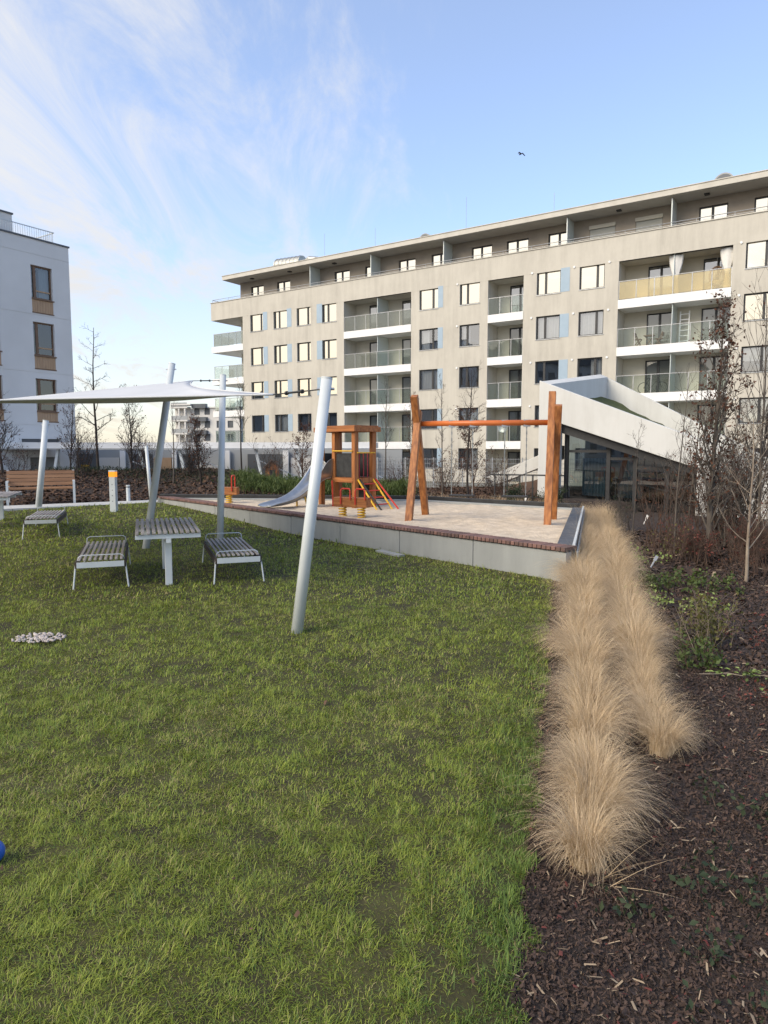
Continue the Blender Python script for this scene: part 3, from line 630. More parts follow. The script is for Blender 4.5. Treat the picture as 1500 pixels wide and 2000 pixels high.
# ------------------------------------------------------------------ slanted white pavilion
PV = thing('slanted_pavilion', 'white concrete pavilion with sloping folded roof, moss strip and dark glass front', 'pavilion', (4.70, 20.92, 0), FA)
def slab(mb, p):    # prism: polygon front p (x,z) at y0..y1
    pass
def prism(name, m, poly, y0, y1, parent, bevel=.012):
    n = len(poly); v = [(x, y0, z) for x, z in poly]+[(x, y1, z) for x, z in poly]
    f_ = [tuple(range(n)), tuple(reversed(range(n, 2*n)))]+[(j, j+n, (j+1)%n+n, (j+1)%n) for j in range(n)]
    return MB().add(v, f_).build(name, m, parent, bevel=bevel)
prism('front_band', 'pavilion_white', [(-.02,-.3),(.63,-.3),(.63,2.55),(4.45,1.27),(4.45,-.3),(10.2,-.3),(10.2,-.25),(-.02,3.84)], 0, .28, PV)
prism('rear_band', 'pavilion_white', [(-.02,2.9),(6.0,-.3),(8.9,-.3),(-.02,4.58)], 6.3, 6.55, PV)
e_ = MB(); v = [(-.02,.282,2.9),(-.02,6.298,3.0),(-.02,6.298,4.58),(-.02,.282,3.84),(.24,.282,2.9),(.24,6.298,3.0),(.24,6.298,4.46),(.24,.282,3.74)]
e_.add(v, [(0,3,2,1),(4,5,6,7),(0,1,5,4),(1,2,6,5),(2,3,7,6),(3,0,4,7)]).build('end_band', 'pavilion_white', PV)
n = 24; mb = MB(); vs_ = []
for i in range(n+1):
    x = .24+6.9*i/n
    for j in range(9):
        y = .282+6.01*j/8; zf = 3.35-.40*x; zr = 3.78-.53*x
        vs_.append((x, y, zf+(zr-zf)*j/8 + random.uniform(0, .10)))
mb.add(vs_, [(i*9+j, (i+1)*9+j, (i+1)*9+j+1, i*9+j+1) for i in range(n) for j in range(8)]).build('moss_roof', 'moss', PV, smooth=True)
prism('soffit', 'anthracite', [(.63,2.53),(4.43,1.26),(4.43,1.14),(.63,2.41)], .30, 3.2, PV, bevel=0)
prism('dark_fascia', 'anthracite', [(.63,2.54),(4.44,1.26),(4.44,1.06),(.63,2.26)], .22, .29, PV, bevel=0)
mull = [.68, 1.95, 2.72, 3.60, 4.42]
for i in range(len(mull)-1):
    a, b = mull[i], mull[i+1]; za, zb = 2.50-.335*(a-.63), 2.50-.335*(b-.63)
    MB().add([(a,.55,-.3),(b,.55,-.3),(b,.55,zb),(a,.55,za)], [(0,1,2,3)]).build('pane', 'annex_glass', PV)
    MB().box(a-.05, a+.06, .49, .61, -.3, za-.02).build('mullion', 'anthracite', PV)
    if i < 3: MB().box(a+.06, b-.05, .50, .60, [1.68, 1.46, 1.20][i], [1.76, 1.54, 1.28][i]).build('transom', 'anthracite', PV)
prism('back_wall', 'dark_interior', [(.3,-.3),(4.6,-.3),(4.6,1.1),(.3,2.4)], 3.6, 3.7, PV, bevel=0); MB().box(.3, 4.6, .6, 3.6, -.34, -.30).build('floor', 'dark_interior', PV)
for k in range(9): MB().bar((2.0+k*.2,1.2,.0),(2.0+k*.2,1.2,.92-.05*k),.02,.02).build('baluster', 'metal_grey', PV)
MB().bar((1.95,1.2,.94),(3.7,1.2,.50),.05,.04).build('inner_handrail', 'metal_grey', PV)
for k, x in enumerate((.95, 2.05)):
    c_ = MB(); n = 14
    for i in range(n): c_.quad((x+i*.05,1.3+.05*(i%2),-.2),(x+(i+1)*.05,1.3+.05*((i+1)%2),-.2),(x+(i+1)*.05,1.3+.05*((i+1)%2),1.5),(x+i*.05,1.3+.05*(i%2),1.5))
    c_.build('curtain', 'pale_blue_panel', PV)
RW = thing('ramp_wall', 'low white sloping wall descending to the left of the pavilion', 'wall', (4.70, 20.92, 0), FA)
prism('wall', 'pavilion_white', [(-2.75,.78),(-2.3,.55),(-.05,1.45),(-.05,1.90)], 2.2, 2.5, RW)
mb = MB(); vs_ = []
for i in range(9):
    for j in range(7): vs_.append((-2.8+i*.35, .4+j*.3, .25+.75*(i/8)*(j/6)**.8+random.uniform(-.04,.04)))
mb.add(vs_, [(i*7+j, (i+1)*7+j, (i+1)*7+j+1, i*7+j+1) for i in range(8) for j in range(6)]).build('earth_slope', 'leaf_litter', smooth=True, kind='structure')
ES = bpy.data.objects['earth_slope']; ES.location = (4.70, 20.92, 0); ES.rotation_euler = (0, 0, FA)

# ------------------------------------------------------------------ play equipment
def U2(d): d = np.array(d, float); return d/np.hypot(*d)
SWG = thing('swing_set', 'wooden double swing with orange steel beam standing in the sand', 'swing', (0, 0, 0))
def leg(a, b, w=.135, name='leg'): return MB().bar(a, b, w, w, up=(.3, 1, 0)).build(name, 'orange_wood', SWG, bevel=.008)
bl = Vector((.70, 14.0, 2.30)); br = Vector((3.23, 13.3, 2.30)); ax = (br-bl).normalized()
leg((.47, 13.30, .25), (.70, 14.00, 2.55)); leg((.91, 14.78, .25), (.60, 13.72, 2.84))
leg((3.05, 12.74, .25), (3.24, 13.34, 2.88)); leg((3.42, 13.80, .25), (3.30, 13.10, 2.62))
MB().tube([bl+ax*.02, br-ax*.02], .055, 14).build('beam', 'orange_steel', SWG, smooth=True)
for k, (u0, u1) in enumerate(((.26, .42), (.66, .82))):
    p0 = bl.lerp(br, u0); p1 = bl.lerp(br, u1); dz = Vector((0, .05, 0))
    st = MB(); q0 = Vector((p0.x, p0.y, .86)); q1 = Vector((p1.x, p1.y, .86)); s_ = MB().bar(q0-ax*.04, q1+ax*.04, .19, .035).build('seat', 'black_rubber', SWG, bevel=.01)
    for p in (p0, p1):
        c_ = MB(); nlk = 22
        for i in range(nlk):
            z0 = .87+(2.26-.87)*i/nlk; z1 = .87+(2.26-.87)*(i+1)/nlk
            c_.bar((p.x, p.y, z0), (p.x, p.y, z1), .024 if i % 2 else .012, .012 if i % 2 else .024)
        c_.build('chain', 'galvanised', SWG); MB().bar((p.x, p.y, 2.22), (p.x, p.y, 2.36), .13, .05).build('hanger', 'metal_grey', SWG)

# tower: local x along the front (left to right), local y into the tower
tw = -R(48.0)
TW = thing('play_tower', 'small wooden play tower with slide, black panels and yellow ladder', 'play tower', (-1.58, 17.40, 0), tw)
wF, wS = 1.33, .56
posts = [(0, 0), (.56, 0), (wF, 0), (wF, wS), (0, wS)]
for x, y in posts: MB().box(x-.06, x+.06, y-.06, y+.06, .25, 2.20).build('post', 'orange_wood', TW, bevel=.006)
for z0, z1, e in ((2.20, 2.32, .14),):
    for a, b, c, d in ((-e, wF+e, -e, -e+.09), (-e, wF+e, wS+e-.09, wS+e)): MB().box(a, b, c, d, z0, z1).build('roof_beam', 'orange_wood_x', TW, bevel=.006)
    for a in (-e, wF+e-.09): MB().box(a, a+.09, -e+.092, wS+e-.092, z0, z1).build('roof_beam', 'orange_wood_x', TW, bevel=.006)
MB().box(-.10, wF+.10, -.10, wS+.10, 2.322, 2.35).build('roof_board', 'orange_wood_x', TW, bevel=.005)
MB().box(.065, wF-.065, .065, wS-.065, 1.02, 1.06).build('platform', 'orange_wood_x', TW)
for y in (-.075, wS+.01): MB().box(.06 if y > 0 else .56, wF-.0, y, y+.065, .98, 1.10).build('platform_beam', 'orange_wood_x', TW, bevel=.005)
MB().box(wF+.005, wF+.07, .062, wS-.062, .98, 1.10).build('platform_beam', 'orange_wood', TW)
MB().box(.63, wF-.065, -.02, .02, 1.11, 1.68).build('panel', 'charcoal_panel', TW); MB().box(.065, wF-.065, wS-.02, wS+.02, 1.11, 1.68).build('panel', 'charcoal_panel', TW)
MB().box(-.02, .02, .07, wS-.07, 1.11, 1.68).build('panel', 'charcoal_panel', TW)
MB().box(.70, wF-.10, wS-.02, wS+.01, .42, .95).build('climbing_plate', 'charcoal_panel', TW)
MB().tube([(.56, -.085, 1.74), (wF, -.085, 1.74)], .015, 8).build('safety_bar', 'yellow_steel', TW); MB().tube([(wF+.085, 0, 1.70), (wF+.085, wS, 1.70)], .015, 8).build('safety_bar', 'yellow_steel', TW)
for k in range(3): MB().tube([(wF-.02, .15+k*.13, 1.10), (wF-.02, .15+k*.13, 1.70)], .014, 5).build('rope', 'rope', TW)
# slide out of the front, left bay
sx0, sx1 = .04, .53; prof = [(.05, 1.08, .48), (-.12, 1.08, .50), (-.28, 1.04, .44), (-.45, .93, .30), (-.70, .74, .20), (-.98, .58, .15), (-1.28, .50, .11), (-1.58, .47, .09), (-1.82, .465, .05), (-1.94, .44, .03)]
mb = MB(); vs_ = []; t_ = .02
for y, z, h_ in prof:
    fl = .05
    sec = [(sx0-fl, z+h_), (sx0-.01, z+h_*.96), (sx0+.02, z+.06), (sx0+.08, z), (sx1-.08, z), (sx1-.02, z+.06), (sx1+.01, z+h_*.96), (sx1+fl, z+h_), (sx1+fl, z+h_-.03), (sx1+.03, z+h_*.9-.02), (sx1+.01, z+.03), (sx1-.07, z-.03), (sx0+.07, z-.03), (sx0-.01, z+.03), (sx0-.03, z+h_*.9-.02), (sx0-fl, z+h_-.03)]
    vs_ += [(x, y, zz_) for x, zz_ in sec]
k = 16; mb.add(vs_, [(i*k+j, (i+1)*k+j, (i+1)*k+(j+1)%k, i*k+(j+1)%k) for i in range(len(prof)-1) for j in range(k)]+[tuple(range(k)), tuple(reversed(range((len(prof)-1)*k, len(prof)*k)))])
sld = mb.build('slide', 'steel_slide', TW, smooth=True); md = sld.modifiers.new('sub', 'SUBSURF'); md.levels = 1; md.render_levels = 2
MB().tube([(.12, -.85, .64), (.05, -.80, .30)], .022, 6).build('slide_leg', 'yellow_steel', TW); MB().tube([(.45, -.85, .64), (.55, -.80, .30)], .022, 6).build('slide_leg', 'yellow_steel', TW)
# ladder off the right side
for y, m_, dx in ((.04, 'yellow_steel', 1.00), (wS-.04, 'yellow_steel', 1.00), (.10, 'black_rubber', 1.12), (wS+.05, 'red_steel', 1.16)): MB().tube([(wF+.05, y, 1.06), (wF+dx*.78, y-.02, .36)], .022, 7).build('ladder_rail', m_, TW)
for k in range(4):
    u = .15+k*.22; MB().tube([(wF+.05+.73*u, .04, 1.06-.70*u), (wF+.05+.73*u, wS-.04, 1.06-.70*u)], .016, 6).build('rung', 'red_steel', TW)
MB().tube([(.62, -.15, 1.02), (.60, -.1, .3)], .02, 6).tube([(.30, .25, 1.0), (.30, .25, .3)], .03, 6).build('support', 'red_steel', TW)
def coil(mb, x, y, z0, z1, r=.075, turns=4.5, w=.016):
    n = int(turns*14); mb.tube([(x+r*math.cos(2*math.pi*turns*i/n), y+r*math.sin(2*math.pi*turns*i/n), z0+(z1-z0)*i/n) for i in range(n+1)], w, 6)
def rider(lab, loc, rz, L_=.78, ns=2, s=1.0):
    t = thing('spring_rider', lab, 'spring rider', loc, rz)
    MB().box(-L_/2, L_/2, -.10, .10, .24*s, .44*s).build('beam', 'orange_wood_x', t, bevel=.012)
    for x in ((-.22*L_/.78, .22*L_/.78) if ns == 2 else (0,)):
        c_ = MB(); coil(c_, x, 0, 0, .245*s); c_.build('spring', 'yellow_steel', t, smooth=True)
    for x in ((-.20, .14) if ns == 2 else (.12,)):
        MB().tube([(x, -.12, .30*s), (x, -.12, .58*s), (x+.03, -.11, .62*s), (x+.20, -.11, .62*s), (x+.22, -.12, .58*s), (x+.22, -.12, .40*s)] if ns == 2 else [(x, -.12, .34), (x, -.12, .70), (x, -.08, .74), (x, .08, .74), (x, .12, .70), (x, .12, .34)], .017, 7).build('handle', 'red_steel', t)
    return t
rider('two-seat wooden spring rider with red handles in front of the play tower', (-.66, 14.1, .36), -R(26))
rider('small wooden spring rider with one yellow spring at the far left of the sandpit', (-4.05, 17.9, .36), R(-8), .50, 1, 1.0)
PH = thing('play_house', 'little wooden play hut behind the hedge', 'play hut', (-5.05, 31.0, .10), R(10))
MB().add([(-.3,-.3,0),(.3,-.3,0),(.3,.3,0),(-.3,.3,0),(-.3,-.3,.85),(.3,-.3,.85),(.3,.3,.85),(-.3,.3,.85),(0,-.3,1.15),(0,.3,1.15)], [(0,3,2,1),(0,1,5,8,4),(2,3,7,9,6),(1,2,6,5),(3,0,4,7),(4,8,9,7),(5,6,9,8)]).build('cabin', 'orange_wood', PH)
MB().bar((-.4,0,.80),(0,0,1.20),.8,.04).bar((.4,0,.80),(0,0,1.20),.8,.04).build('roof', 'bark_red', PH); MB().box(-.12, .12, -.32, -.302, .3, .75).build('opening', 'dark_interior', PH)

# ------------------------------------------------------------------ shade sail on leaning masts
def mast(lab, base, top, r):
    b = Vector(base); t = Vector(top); d = (t-b).normalized()
    m = thing('sail_mast', lab, 'mast', base)
    MB().tube([Vector((0,0,0))-d*.15, t-b], [r*1.06, r*.98], 24).build('pole', 'white_steel', m, smooth=False)
    MB().tube([t-b-d*.002, t-b+d*.012], [r*1.01, r*1.01], 24).build('cap', 'white_steel', m)
    MB().tube([t-b-d*.10-Vector((r+.03,0,0)), t-b-d*.10+Vector((r+.03,0,0))], .013, 8).build('bolt', 'metal_grey', m)
    for p in m.children:
        if p.name.startswith('pole'):
            p.data.polygons.foreach_set('use_smooth', [len(f.vertices) == 4 for f in p.data.polygons])
    return m
M1T = Vector((-.555, 6.75, 2.475)); M2T = Vector((-3.15, 13.6, 3.22)); M3T = Vector((-3.88, 12.75, 3.34))
mast('nearest thick white mast leaning right on the open lawn', (-.856, 6.61, 0), M1T, .056)
mast('tall upright white mast behind the right slatted bench', (-3.144, 13.05, 0), M2T, .062)
mast('leaning white mast behind the slatted table, top above the sail', (-4.30, 12.29, .03), M3T, .062)
mast('leaning white mast in front of the wooden park bench', (-9.03, 17.83, .12), (-8.75, 17.9, 2.52), .075)
mast('thin white mast at the head of the lawn beside the bollards', (-6.42, 18.9, .2), (-6.52, 18.9, 1.86), .045)
D_ = Vector((-6.3, 7.6, 2.28)); C_ = Vector((-9.6, 14.2, 2.62))
mast('white mast carrying the near left sail corner outside the picture', (-6.6, 7.4, 0), D_+Vector((-.25,-.1,.12)), .06)
mast('white mast carrying the far left sail corner outside the picture', (-10.2, 14.9, .05), C_+Vector((-.3,.1,.15)), .06)
A_ = M1T+Vector((-.62, .62, -.105)); B_ = M2T+Vector((-.48, -.40, -.14))
n = 36; vs_ = []
cen = (A_+B_+C_+D_)/4
for i in range(n+1):
    for j in range(n+1):
        u, v = i/n, j/n
        # catenary edges pull inwards
        p = A_*(1-u)*(1-v)+B_*(1-u)*v+C_*u*v+D_*u*(1-v)
        pull = max(4*u*(1-u)*(1-2*min(v, 1-v))**2, 0)*.11 + max(4*v*(1-v)*(1-2*min(u, 1-u))**2, 0)*.15
        p = p.lerp(cen, pull*.9); p.z -= .19*(math.sin(math.pi*u**.62)**1.1)*(1-u)**.8*math.sin(math.pi*min(1, v*1.25)**.75)**1.2*(1-v)
        vs_.append(p)
SL = thing('shade_sail', 'white fabric shade sail stretched above the slatted tables', 'shade sail', (0, 0, 0))
sb = MB().add(vs_, [(i*(n+1)+j, (i+1)*(n+1)+j, (i+1)*(n+1)+j+1, i*(n+1)+j+1) for i in range(n) for j in range(n)]).build('cloth', 'sail_cloth', SL, smooth=True)
md = sb.modifiers.new('solid', 'SOLIDIFY'); md.thickness = .004
def hem(idx): MB().tube([Vector(vs_[i]) for i in idx], .012, 6).build('hem', 'sail_cloth', SL, smooth=True)
hem([i*(n+1) for i in range(n+1)]); hem([i*(n+1)+n for i in range(n+1)]); hem(list(range(n+1))); hem([n*(n+1)+j for j in range(n+1)])
def cable(a, b):
    d = b-a; MB().tube([a, b], .007, 6).tube([a+d*.30, a+d*.62], .012, 6).tube([a+d*.28, a+d*.31], .022, 8).tube([a+d*.61, a+d*.64], .022, 8).build('cable', 'anthracite', SL)
cable(A_, M1T+Vector((-.06, .03, -.1))); cable(B_, M2T+Vector((-.06, -.03, -.1)))
cable(C_, C_+Vector((-.3,.1,.1))); cable(D_, D_+Vector((-.25,-.1,.08)))

# ------------------------------------------------------------------ slatted tables and benches
SANG = R(19.5)
def slat_bench(lab, loc, rz, w=.57, L=1.8, h=.36, group='slatted benches on the lawn'):
    t = thing('slatted_bench', lab, 'bench', loc, rz, group)
    n = 9; p = w/n; src = None
    for k in range(n):
        x = -w/2+(k+.5)*p
        if src is None: src = MB().box(-.017, .017, 0, L, .004, .028).build('slat', 'weathered_slat', t, bevel=.004); src.location = (x, 0, h)
        else: inst(src, 'slat', t, (x, 0, h)).modifiers.new('bevel', 'BEVEL').width = .004
    for s in (-1, 1): MB().box(s*w/2-.012+s*.012, s*w/2+.012+s*.012, .02, L-.02, h-.10, h-.01).build('side_board', 'slat_side', t)
    for y in (.0, L): MB().box(-w/2, w/2, y-.012, y+.012, h-.085, h-.014).build('cross_rail', 'white_steel', t)
    for y in (.04, L-.04):
        for s in (-1, 1): MB().tube([(s*(w/2+.012), y, h-.02), (s*(w/2+.05), y+(-.05 if y < 1 else .05), -.03)], .0105, 8).build('leg', 'white_steel', t)
        yy = y+(.10 if y < 1 else -.0); hh_ = .055 if y < 1 else .105
        MB().tube([(-w/2+.0, yy, h-.02), (-w/2+.015, yy, h+hh_-.02), (-w/2+.05, yy, h+hh_), (w/2-.05, yy, h+hh_), (w/2-.015, yy, h+hh_-.02), (w/2, yy, h-.02)], .007, 8).build('handrail', 'white_steel', t, smooth=True)
    return t
def slat_table(lab, loc, rz, w=.83, L=1.85, h=.70):
    t = thing('slatted_table', lab, 'table', loc, rz, 'slatted tables on the lawn')
    n = 12; p = w/n; src = None
    for k in range(n):
        x = -w/2+(k+.5)*p
        if src is None: src = MB().box(-.021, .021, 0, L, .006, .035).build('slat', 'weathered_slat', t, bevel=.004); src.location = (x, 0, h)
        else: inst(src, 'slat', t, (x, 0, h)).modifiers.new('bevel', 'BEVEL').width = .004
    for y in (.03, L/2, L-.06): MB().box(-w/2+.01, w/2-.01, y, y+.045, h-.055, h-.003).build('cross_rail', 'white_steel', t)
    for y in (.26, L-.30): MB().box(-.045, .045, y-.045, y+.045, -.05, h-.056).build('leg', 'white_steel', t, bevel=.006); MB().box(-.03, .03, y-.25, y+.25, h-.11, h-.057).build('bracket', 'white_steel', t)
    return t
slat_table('grey slatted table between the two nearest slatted benches', (-2.79+.02, 8.75, 0), SANG)
slat_bench('nearest slatted bench, left of the slatted table', (-3.66, 8.76, 0), SANG)
slat_bench('slatted bench right of the slatted table, below the upright mast', (-1.95, 9.12, 0), SANG)
slat_bench('far slatted bench at the foot of the leaning mast by the park bench', (-6.82, 13.55, .04), SANG)
slat_table('slatted table cut off by the left edge near the park bench', (-8.42, 14.5, .05), SANG)

# park bench with back
PB = thing('park_bench', 'wooden park bench with white legs and slatted back beside the path', 'bench', (-9.48, 18.95, .27), math.atan2(1.28, 2.0)*0+R(25))
for k in range(4): MB().box(-.86, .86, .02+k*.105, .11+k*.105, .40+.006*k, .44+.006*k).build('seat_slat', 'bench_wood', PB, bevel=.008)
for k in range(4):
    z = .50+k*.105; y = .43+k*.03; MB().add([(-.86,y,z),(.86,y,z),(.86,y+.03,z+.092),(-.86,y+.03,z+.092),(-.86,y+.035,z-.004),(.86,y+.035,z-.004),(.86,y+.065,z+.088),(-.86,y+.065,z+.088)], [(0,1,2,3),(4,7,6,5),(0,4,5,1),(1,5,6,2),(2,6,7,3),(3,7,4,0)]).build('back_slat', 'bench_wood', PB)
for s in (-.83, .83):
    MB().bar((s,.03,-.05),(s,.03,.62),.06,.06).build('leg', 'white_steel', PB); MB().bar((s,.46,-.05),(s,.60,.92),.06,.05).build('leg', 'white_steel', PB); MB().bar((s,.03,.62),(s,.48,.62),.06,.04).build('armrest', 'white_steel', PB)
    MB().bar((s,.05,.38),(s,.46,.38),.05,.04).build('seat_bearer', 'white_steel', PB)

# bollards
B1 = thing('bollard_light', 'square grey bollard lamp with glowing amber head on the lawn', 'bollard', (-6.82, 17.27, .17))
MB().box(-.075, .075, -.075, .075, -.1, .92).build('post', 'white_steel', B1, bevel=.006); MB().box(-.078, .078, -.078, .078, .92, 1.05).build('lamp_head', 'amber_lamp', B1); MB().box(-.08, .08, -.08, .08, 1.05, 1.085).build('cap', 'white_steel', B1)
for k in range(4): MB().box(-.008, .008, -.077, -.0755, .30+k*.14, .32+k*.14).build('screw', 'anthracite', B1)
am = MATS['amber_lamp'].node_tree.nodes['Principled BSDF']; am.inputs['Emission Color'].default_value = (1, .30, .015, 1); am.inputs['Emission Strength'].default_value = .55
B2 = thing('round_bollard', 'short round white bollard with dark ring behind the amber lamp', 'bollard', (-7.45, 19.95, .27))
MB().tube([(0,0,-.05),(0,0,.40)], .055, 16).build('post', 'white_steel', B2, smooth=False); MB().tube([(0,0,.40),(0,0,.43)], .050, 16).build('ring', 'anthracite', B2); MB().tube([(0,0,.43),(0,0,.47)], .058, 16).build('cap', 'white_steel', B2)

# small things
tag(MB().box(-.30, .30, -.07, .07, -.01, .03).build('concrete_plate', 'concrete', bevel=.006), 'small pale concrete plate in the grass at the foot of the sandpit wall', 'plate').location = (.10, 11.55, .015)
bpy.data.objects['concrete_plate'].rotation_euler = (0, R(2), wang)
bm = bmesh.new(); bmesh.ops.create_uvsphere(bm, u_segments=20, v_segments=12, radius=.05); me = bpy.data.meshes.new('ball'); bm.to_mesh(me); bm.free(); me.materials.append(MATS['blue_plastic'])
for p in me.polygons: p.use_smooth = True
o = bpy.data.objects.new('ball', me); COL.objects.link(o); o.location = (-1.70, 2.83, .055); tag(o, 'bright blue ball in the grass, cut by the left edge', 'ball')
BD = thing('bird', 'small dark bird flying in the blue sky', 'bird', (5.73, 30, 14.08), R(30))
BD.scale = (.7, .7, .7)
MB().tube([(0,-.14,0),(0,-.05,.01),(0,.08,.01),(0,.16,0)], [.01,.035,.04,.012], 8).build('body', 'bird_feather', BD, smooth=True)
for s in (-1, 1): MB().add([(0,.07,.02),(0,-.05,.02),(s*.13,-.03,.09),(s*.13,.07,.10),(s*.27,-.10,-.08),(s*.26,-.04,-.07),(0,.07,.03),(0,-.05,.03),(s*.13,-.03,.10),(s*.13,.07,.11),(s*.27,-.10,-.07),(s*.26,-.04,-.06)], [(0,1,2,3),(3,2,4,5),(6,9,8,7),(9,11,10,8),(1,7,8,2),(2,8,10,4),(0,3,9,6),(3,5,11,9),(4,10,11,5)]).build('wing', 'bird_feather', BD)
V = []; F = []
ico = [(0,0,1),(.89,0,.45),(.28,.85,.45),(-.72,.53,.45),(-.72,-.53,.45),(.28,-.85,.45),(.72,.53,-.45),(-.28,.85,-.45),(-.89,0,-.45),(-.28,-.85,-.45),(.72,-.53,-.45),(0,0,-1)]
icf = [(0,1,2),(0,2,3),(0,3,4),(0,4,5),(0,5,1),(1,6,2),(2,7,3),(3,8,4),(4,9,5),(5,10,1),(6,7,2),(7,8,3),(8,9,4),(9,10,5),(10,6,1),(11,7,6),(11,8,7),(11,9,8),(11,10,9),(11,6,10)]
for k in range(170):
    a = random.uniform(0, 2*math.pi); r_ = math.sqrt(random.random()); x = -3.24+.25*r_*math.cos(a); y = 6.32+.17*r_*math.sin(a); s = random.uniform(.009, .020)
    e = [random.uniform(.7, 1.3)*s, random.uniform(.7, 1.3)*s, random.uniform(.5, .9)*s]; q = len(V); ca, sa = math.cos(a*7), math.sin(a*7)
    V += [(x+vx*e[0]*ca-vy*e[1]*sa, y+vx*e[0]*sa+vy*e[1]*ca, .028+vz*e[2]) for vx, vy, vz in ico]; F += [tuple(i+q for i in f_) for f_ in icf]
o = np_mesh('pebble_patch', np.array(V), np.array(F), 'pebble', kind='stuff'); tag(o, 'patch of pale pebbles lying in the lawn at left', 'pebbles')
def plant_tag(lab, loc, rz, h_=.16):
    t = tag(MB().box(-.012, .012, -.002, .002, -.03, h_).box(-.03, .03, -.003, -.0021, h_*.6, h_).build('plant_label', 'white_paint'), lab, 'plant label'); t.location = loc; t.rotation_euler = (R(10), R(25), rz)
plant_tag('white plant label beside the feather grass, below the red twigs', (4.05, 10.3, 0), R(20), .2)
plant_tag('white plant label standing by the pavilion glass', (6.2, 16.3, 0), R(-30), .25)
plant_tag('white plant label below the right swing seat', (3.6, 17.6, .35), R(-50), .25)

# ------------------------------------------------------------------ bare trees, hornbeams and shrubs
class Woody:
    def __init__(s, seed): s.r = random.Random(seed); s.trunk = MB(); s.crown = MB(); s.tips = []
    def limb(s, mb, p, d, L, r0, r1, wob, up, n=5, sides=5):
        pts = [p.copy()]; d = d.normalized(); rad = [r0]
        for i in range(n):
            d = (d+Vector((s.r.gauss(0, wob), s.r.gauss(0, wob), s.r.gauss(0, wob)+up))).normalized(); pts.append(pts[-1]+d*L/n); rad.append(r0+(r1-r0)*(i+1)/n)
        mb.tube(pts, rad, sides, cap=False); return pts, rad
    def twigs(s, pts, r, L, cnt, depth, ang=.7, up=.05, start=.25):
        for k in range(cnt):
            t = s.r.uniform(start, 1)*(len(pts)-1); i = min(int(t), len(pts)-2); p = pts[i].lerp(pts[i+1], t-i); d = (pts[i+1]-pts[i]).normalized()
            side_ = d.orthogonal().normalized(); side_.rotate(Matrix.Rotation(s.r.uniform(0, 6.283), 3, d)); dd = (d*math.cos(ang)+side_*math.sin(ang))
            l = L*s.r.uniform(.5, 1.1); q, _ = s.limb(s.crown, p, dd, l, r, r*.45, .12, up, n=3, sides=3 if r < .006 else 4); s.tips += q[1:]
            if depth > 0: s.twigs(q, r*.6, l*.5, max(2, cnt//2), depth-1, ang*.9, up)
def leaves(wd_, name, m, parent, cnt, size, rng, droop=.6):
    if not wd_.tips: return
    T = np.array([tuple(p) for p in wd_.tips]); idx = rng.integers(0, len(T), cnt); P = T[idx]+rng.normal(0, .03, (cnt, 3))
    u = rng.normal(size=(cnt, 3)); u[:, 2] -= droop; u /= np.linalg.norm(u, axis=1)[:, None]; w = rng.normal(size=(cnt, 3)); w = np.cross(u, w); w /= np.linalg.norm(w, axis=1)[:, None]
    s_ = size*rng.uniform(.6, 1.25, (cnt, 1)); nn = np.cross(u, w)
    Vv = np.stack([P, P+u*s_*.5+w*s_*.30+nn*s_*.08, P+u*s_, P+u*s_*.5-w*s_*.30+nn*s_*.08], 1).reshape(-1, 3); b = np.arange(cnt)[:, None]*4
    return np_mesh(name, Vv, np.concatenate([b+[0,1,2], b+[0,2,3]]), m, parent=parent, kind='stuff')
def tree(lab, loc, h_, seed, r0=.03, limbs=18, lmin=.35, ll=.9, ang=.9, bark='bark_grey', leaf=None, nleaf=0, leafm='brown_leaf', lsize=.06, tw=7, depth=1, cat='tree', name='bare_tree', taper=.6, lean=(0, 0), up=.10, group='bare young trees', cont=True):
    t = thing(name, lab, cat, loc, 0, group); w = Woody(seed)
    pts, rad = w.limb(w.trunk, Vector((0,0,-.1)), Vector((lean[0], lean[1], 1)), h_+.1, r0, r0*.15, .025, .06, n=12, sides=8)
    for k in range(limbs):
        f_ = lmin+(1-lmin)*(k+w.r.random())/limbs*.97; i = min(int(f_*12), 11); p = pts[i].lerp(pts[i+1], f_*12-i); az = k*2.4+w.r.uniform(-.4, .4)
        a = ang*w.r.uniform(.8, 1.15); d = Vector((math.cos(az)*math.sin(a), math.sin(az)*math.sin(a), math.cos(a)))
        L_ = ll*(1.1-taper*f_)*w.r.uniform(.7, 1.15); rr = max(.004, r0*(1-f_*.8)*.42)
        q, _ = w.limb(w.crown, p, d, L_, rr, rr*.3, .09, up, n=5, sides=4); w.tips += q[2:]
        w.twigs(q, max(.0028, rr*.45), L_*.38, tw, depth, .7, .04)
    w.trunk.build('trunk', bark, t, smooth=True); w.crown.build('crown', bark, t)
    if nleaf: leaves(w, 'leaves', leafm, t, nleaf, lsize, np.random.default_rng(seed))
    return t
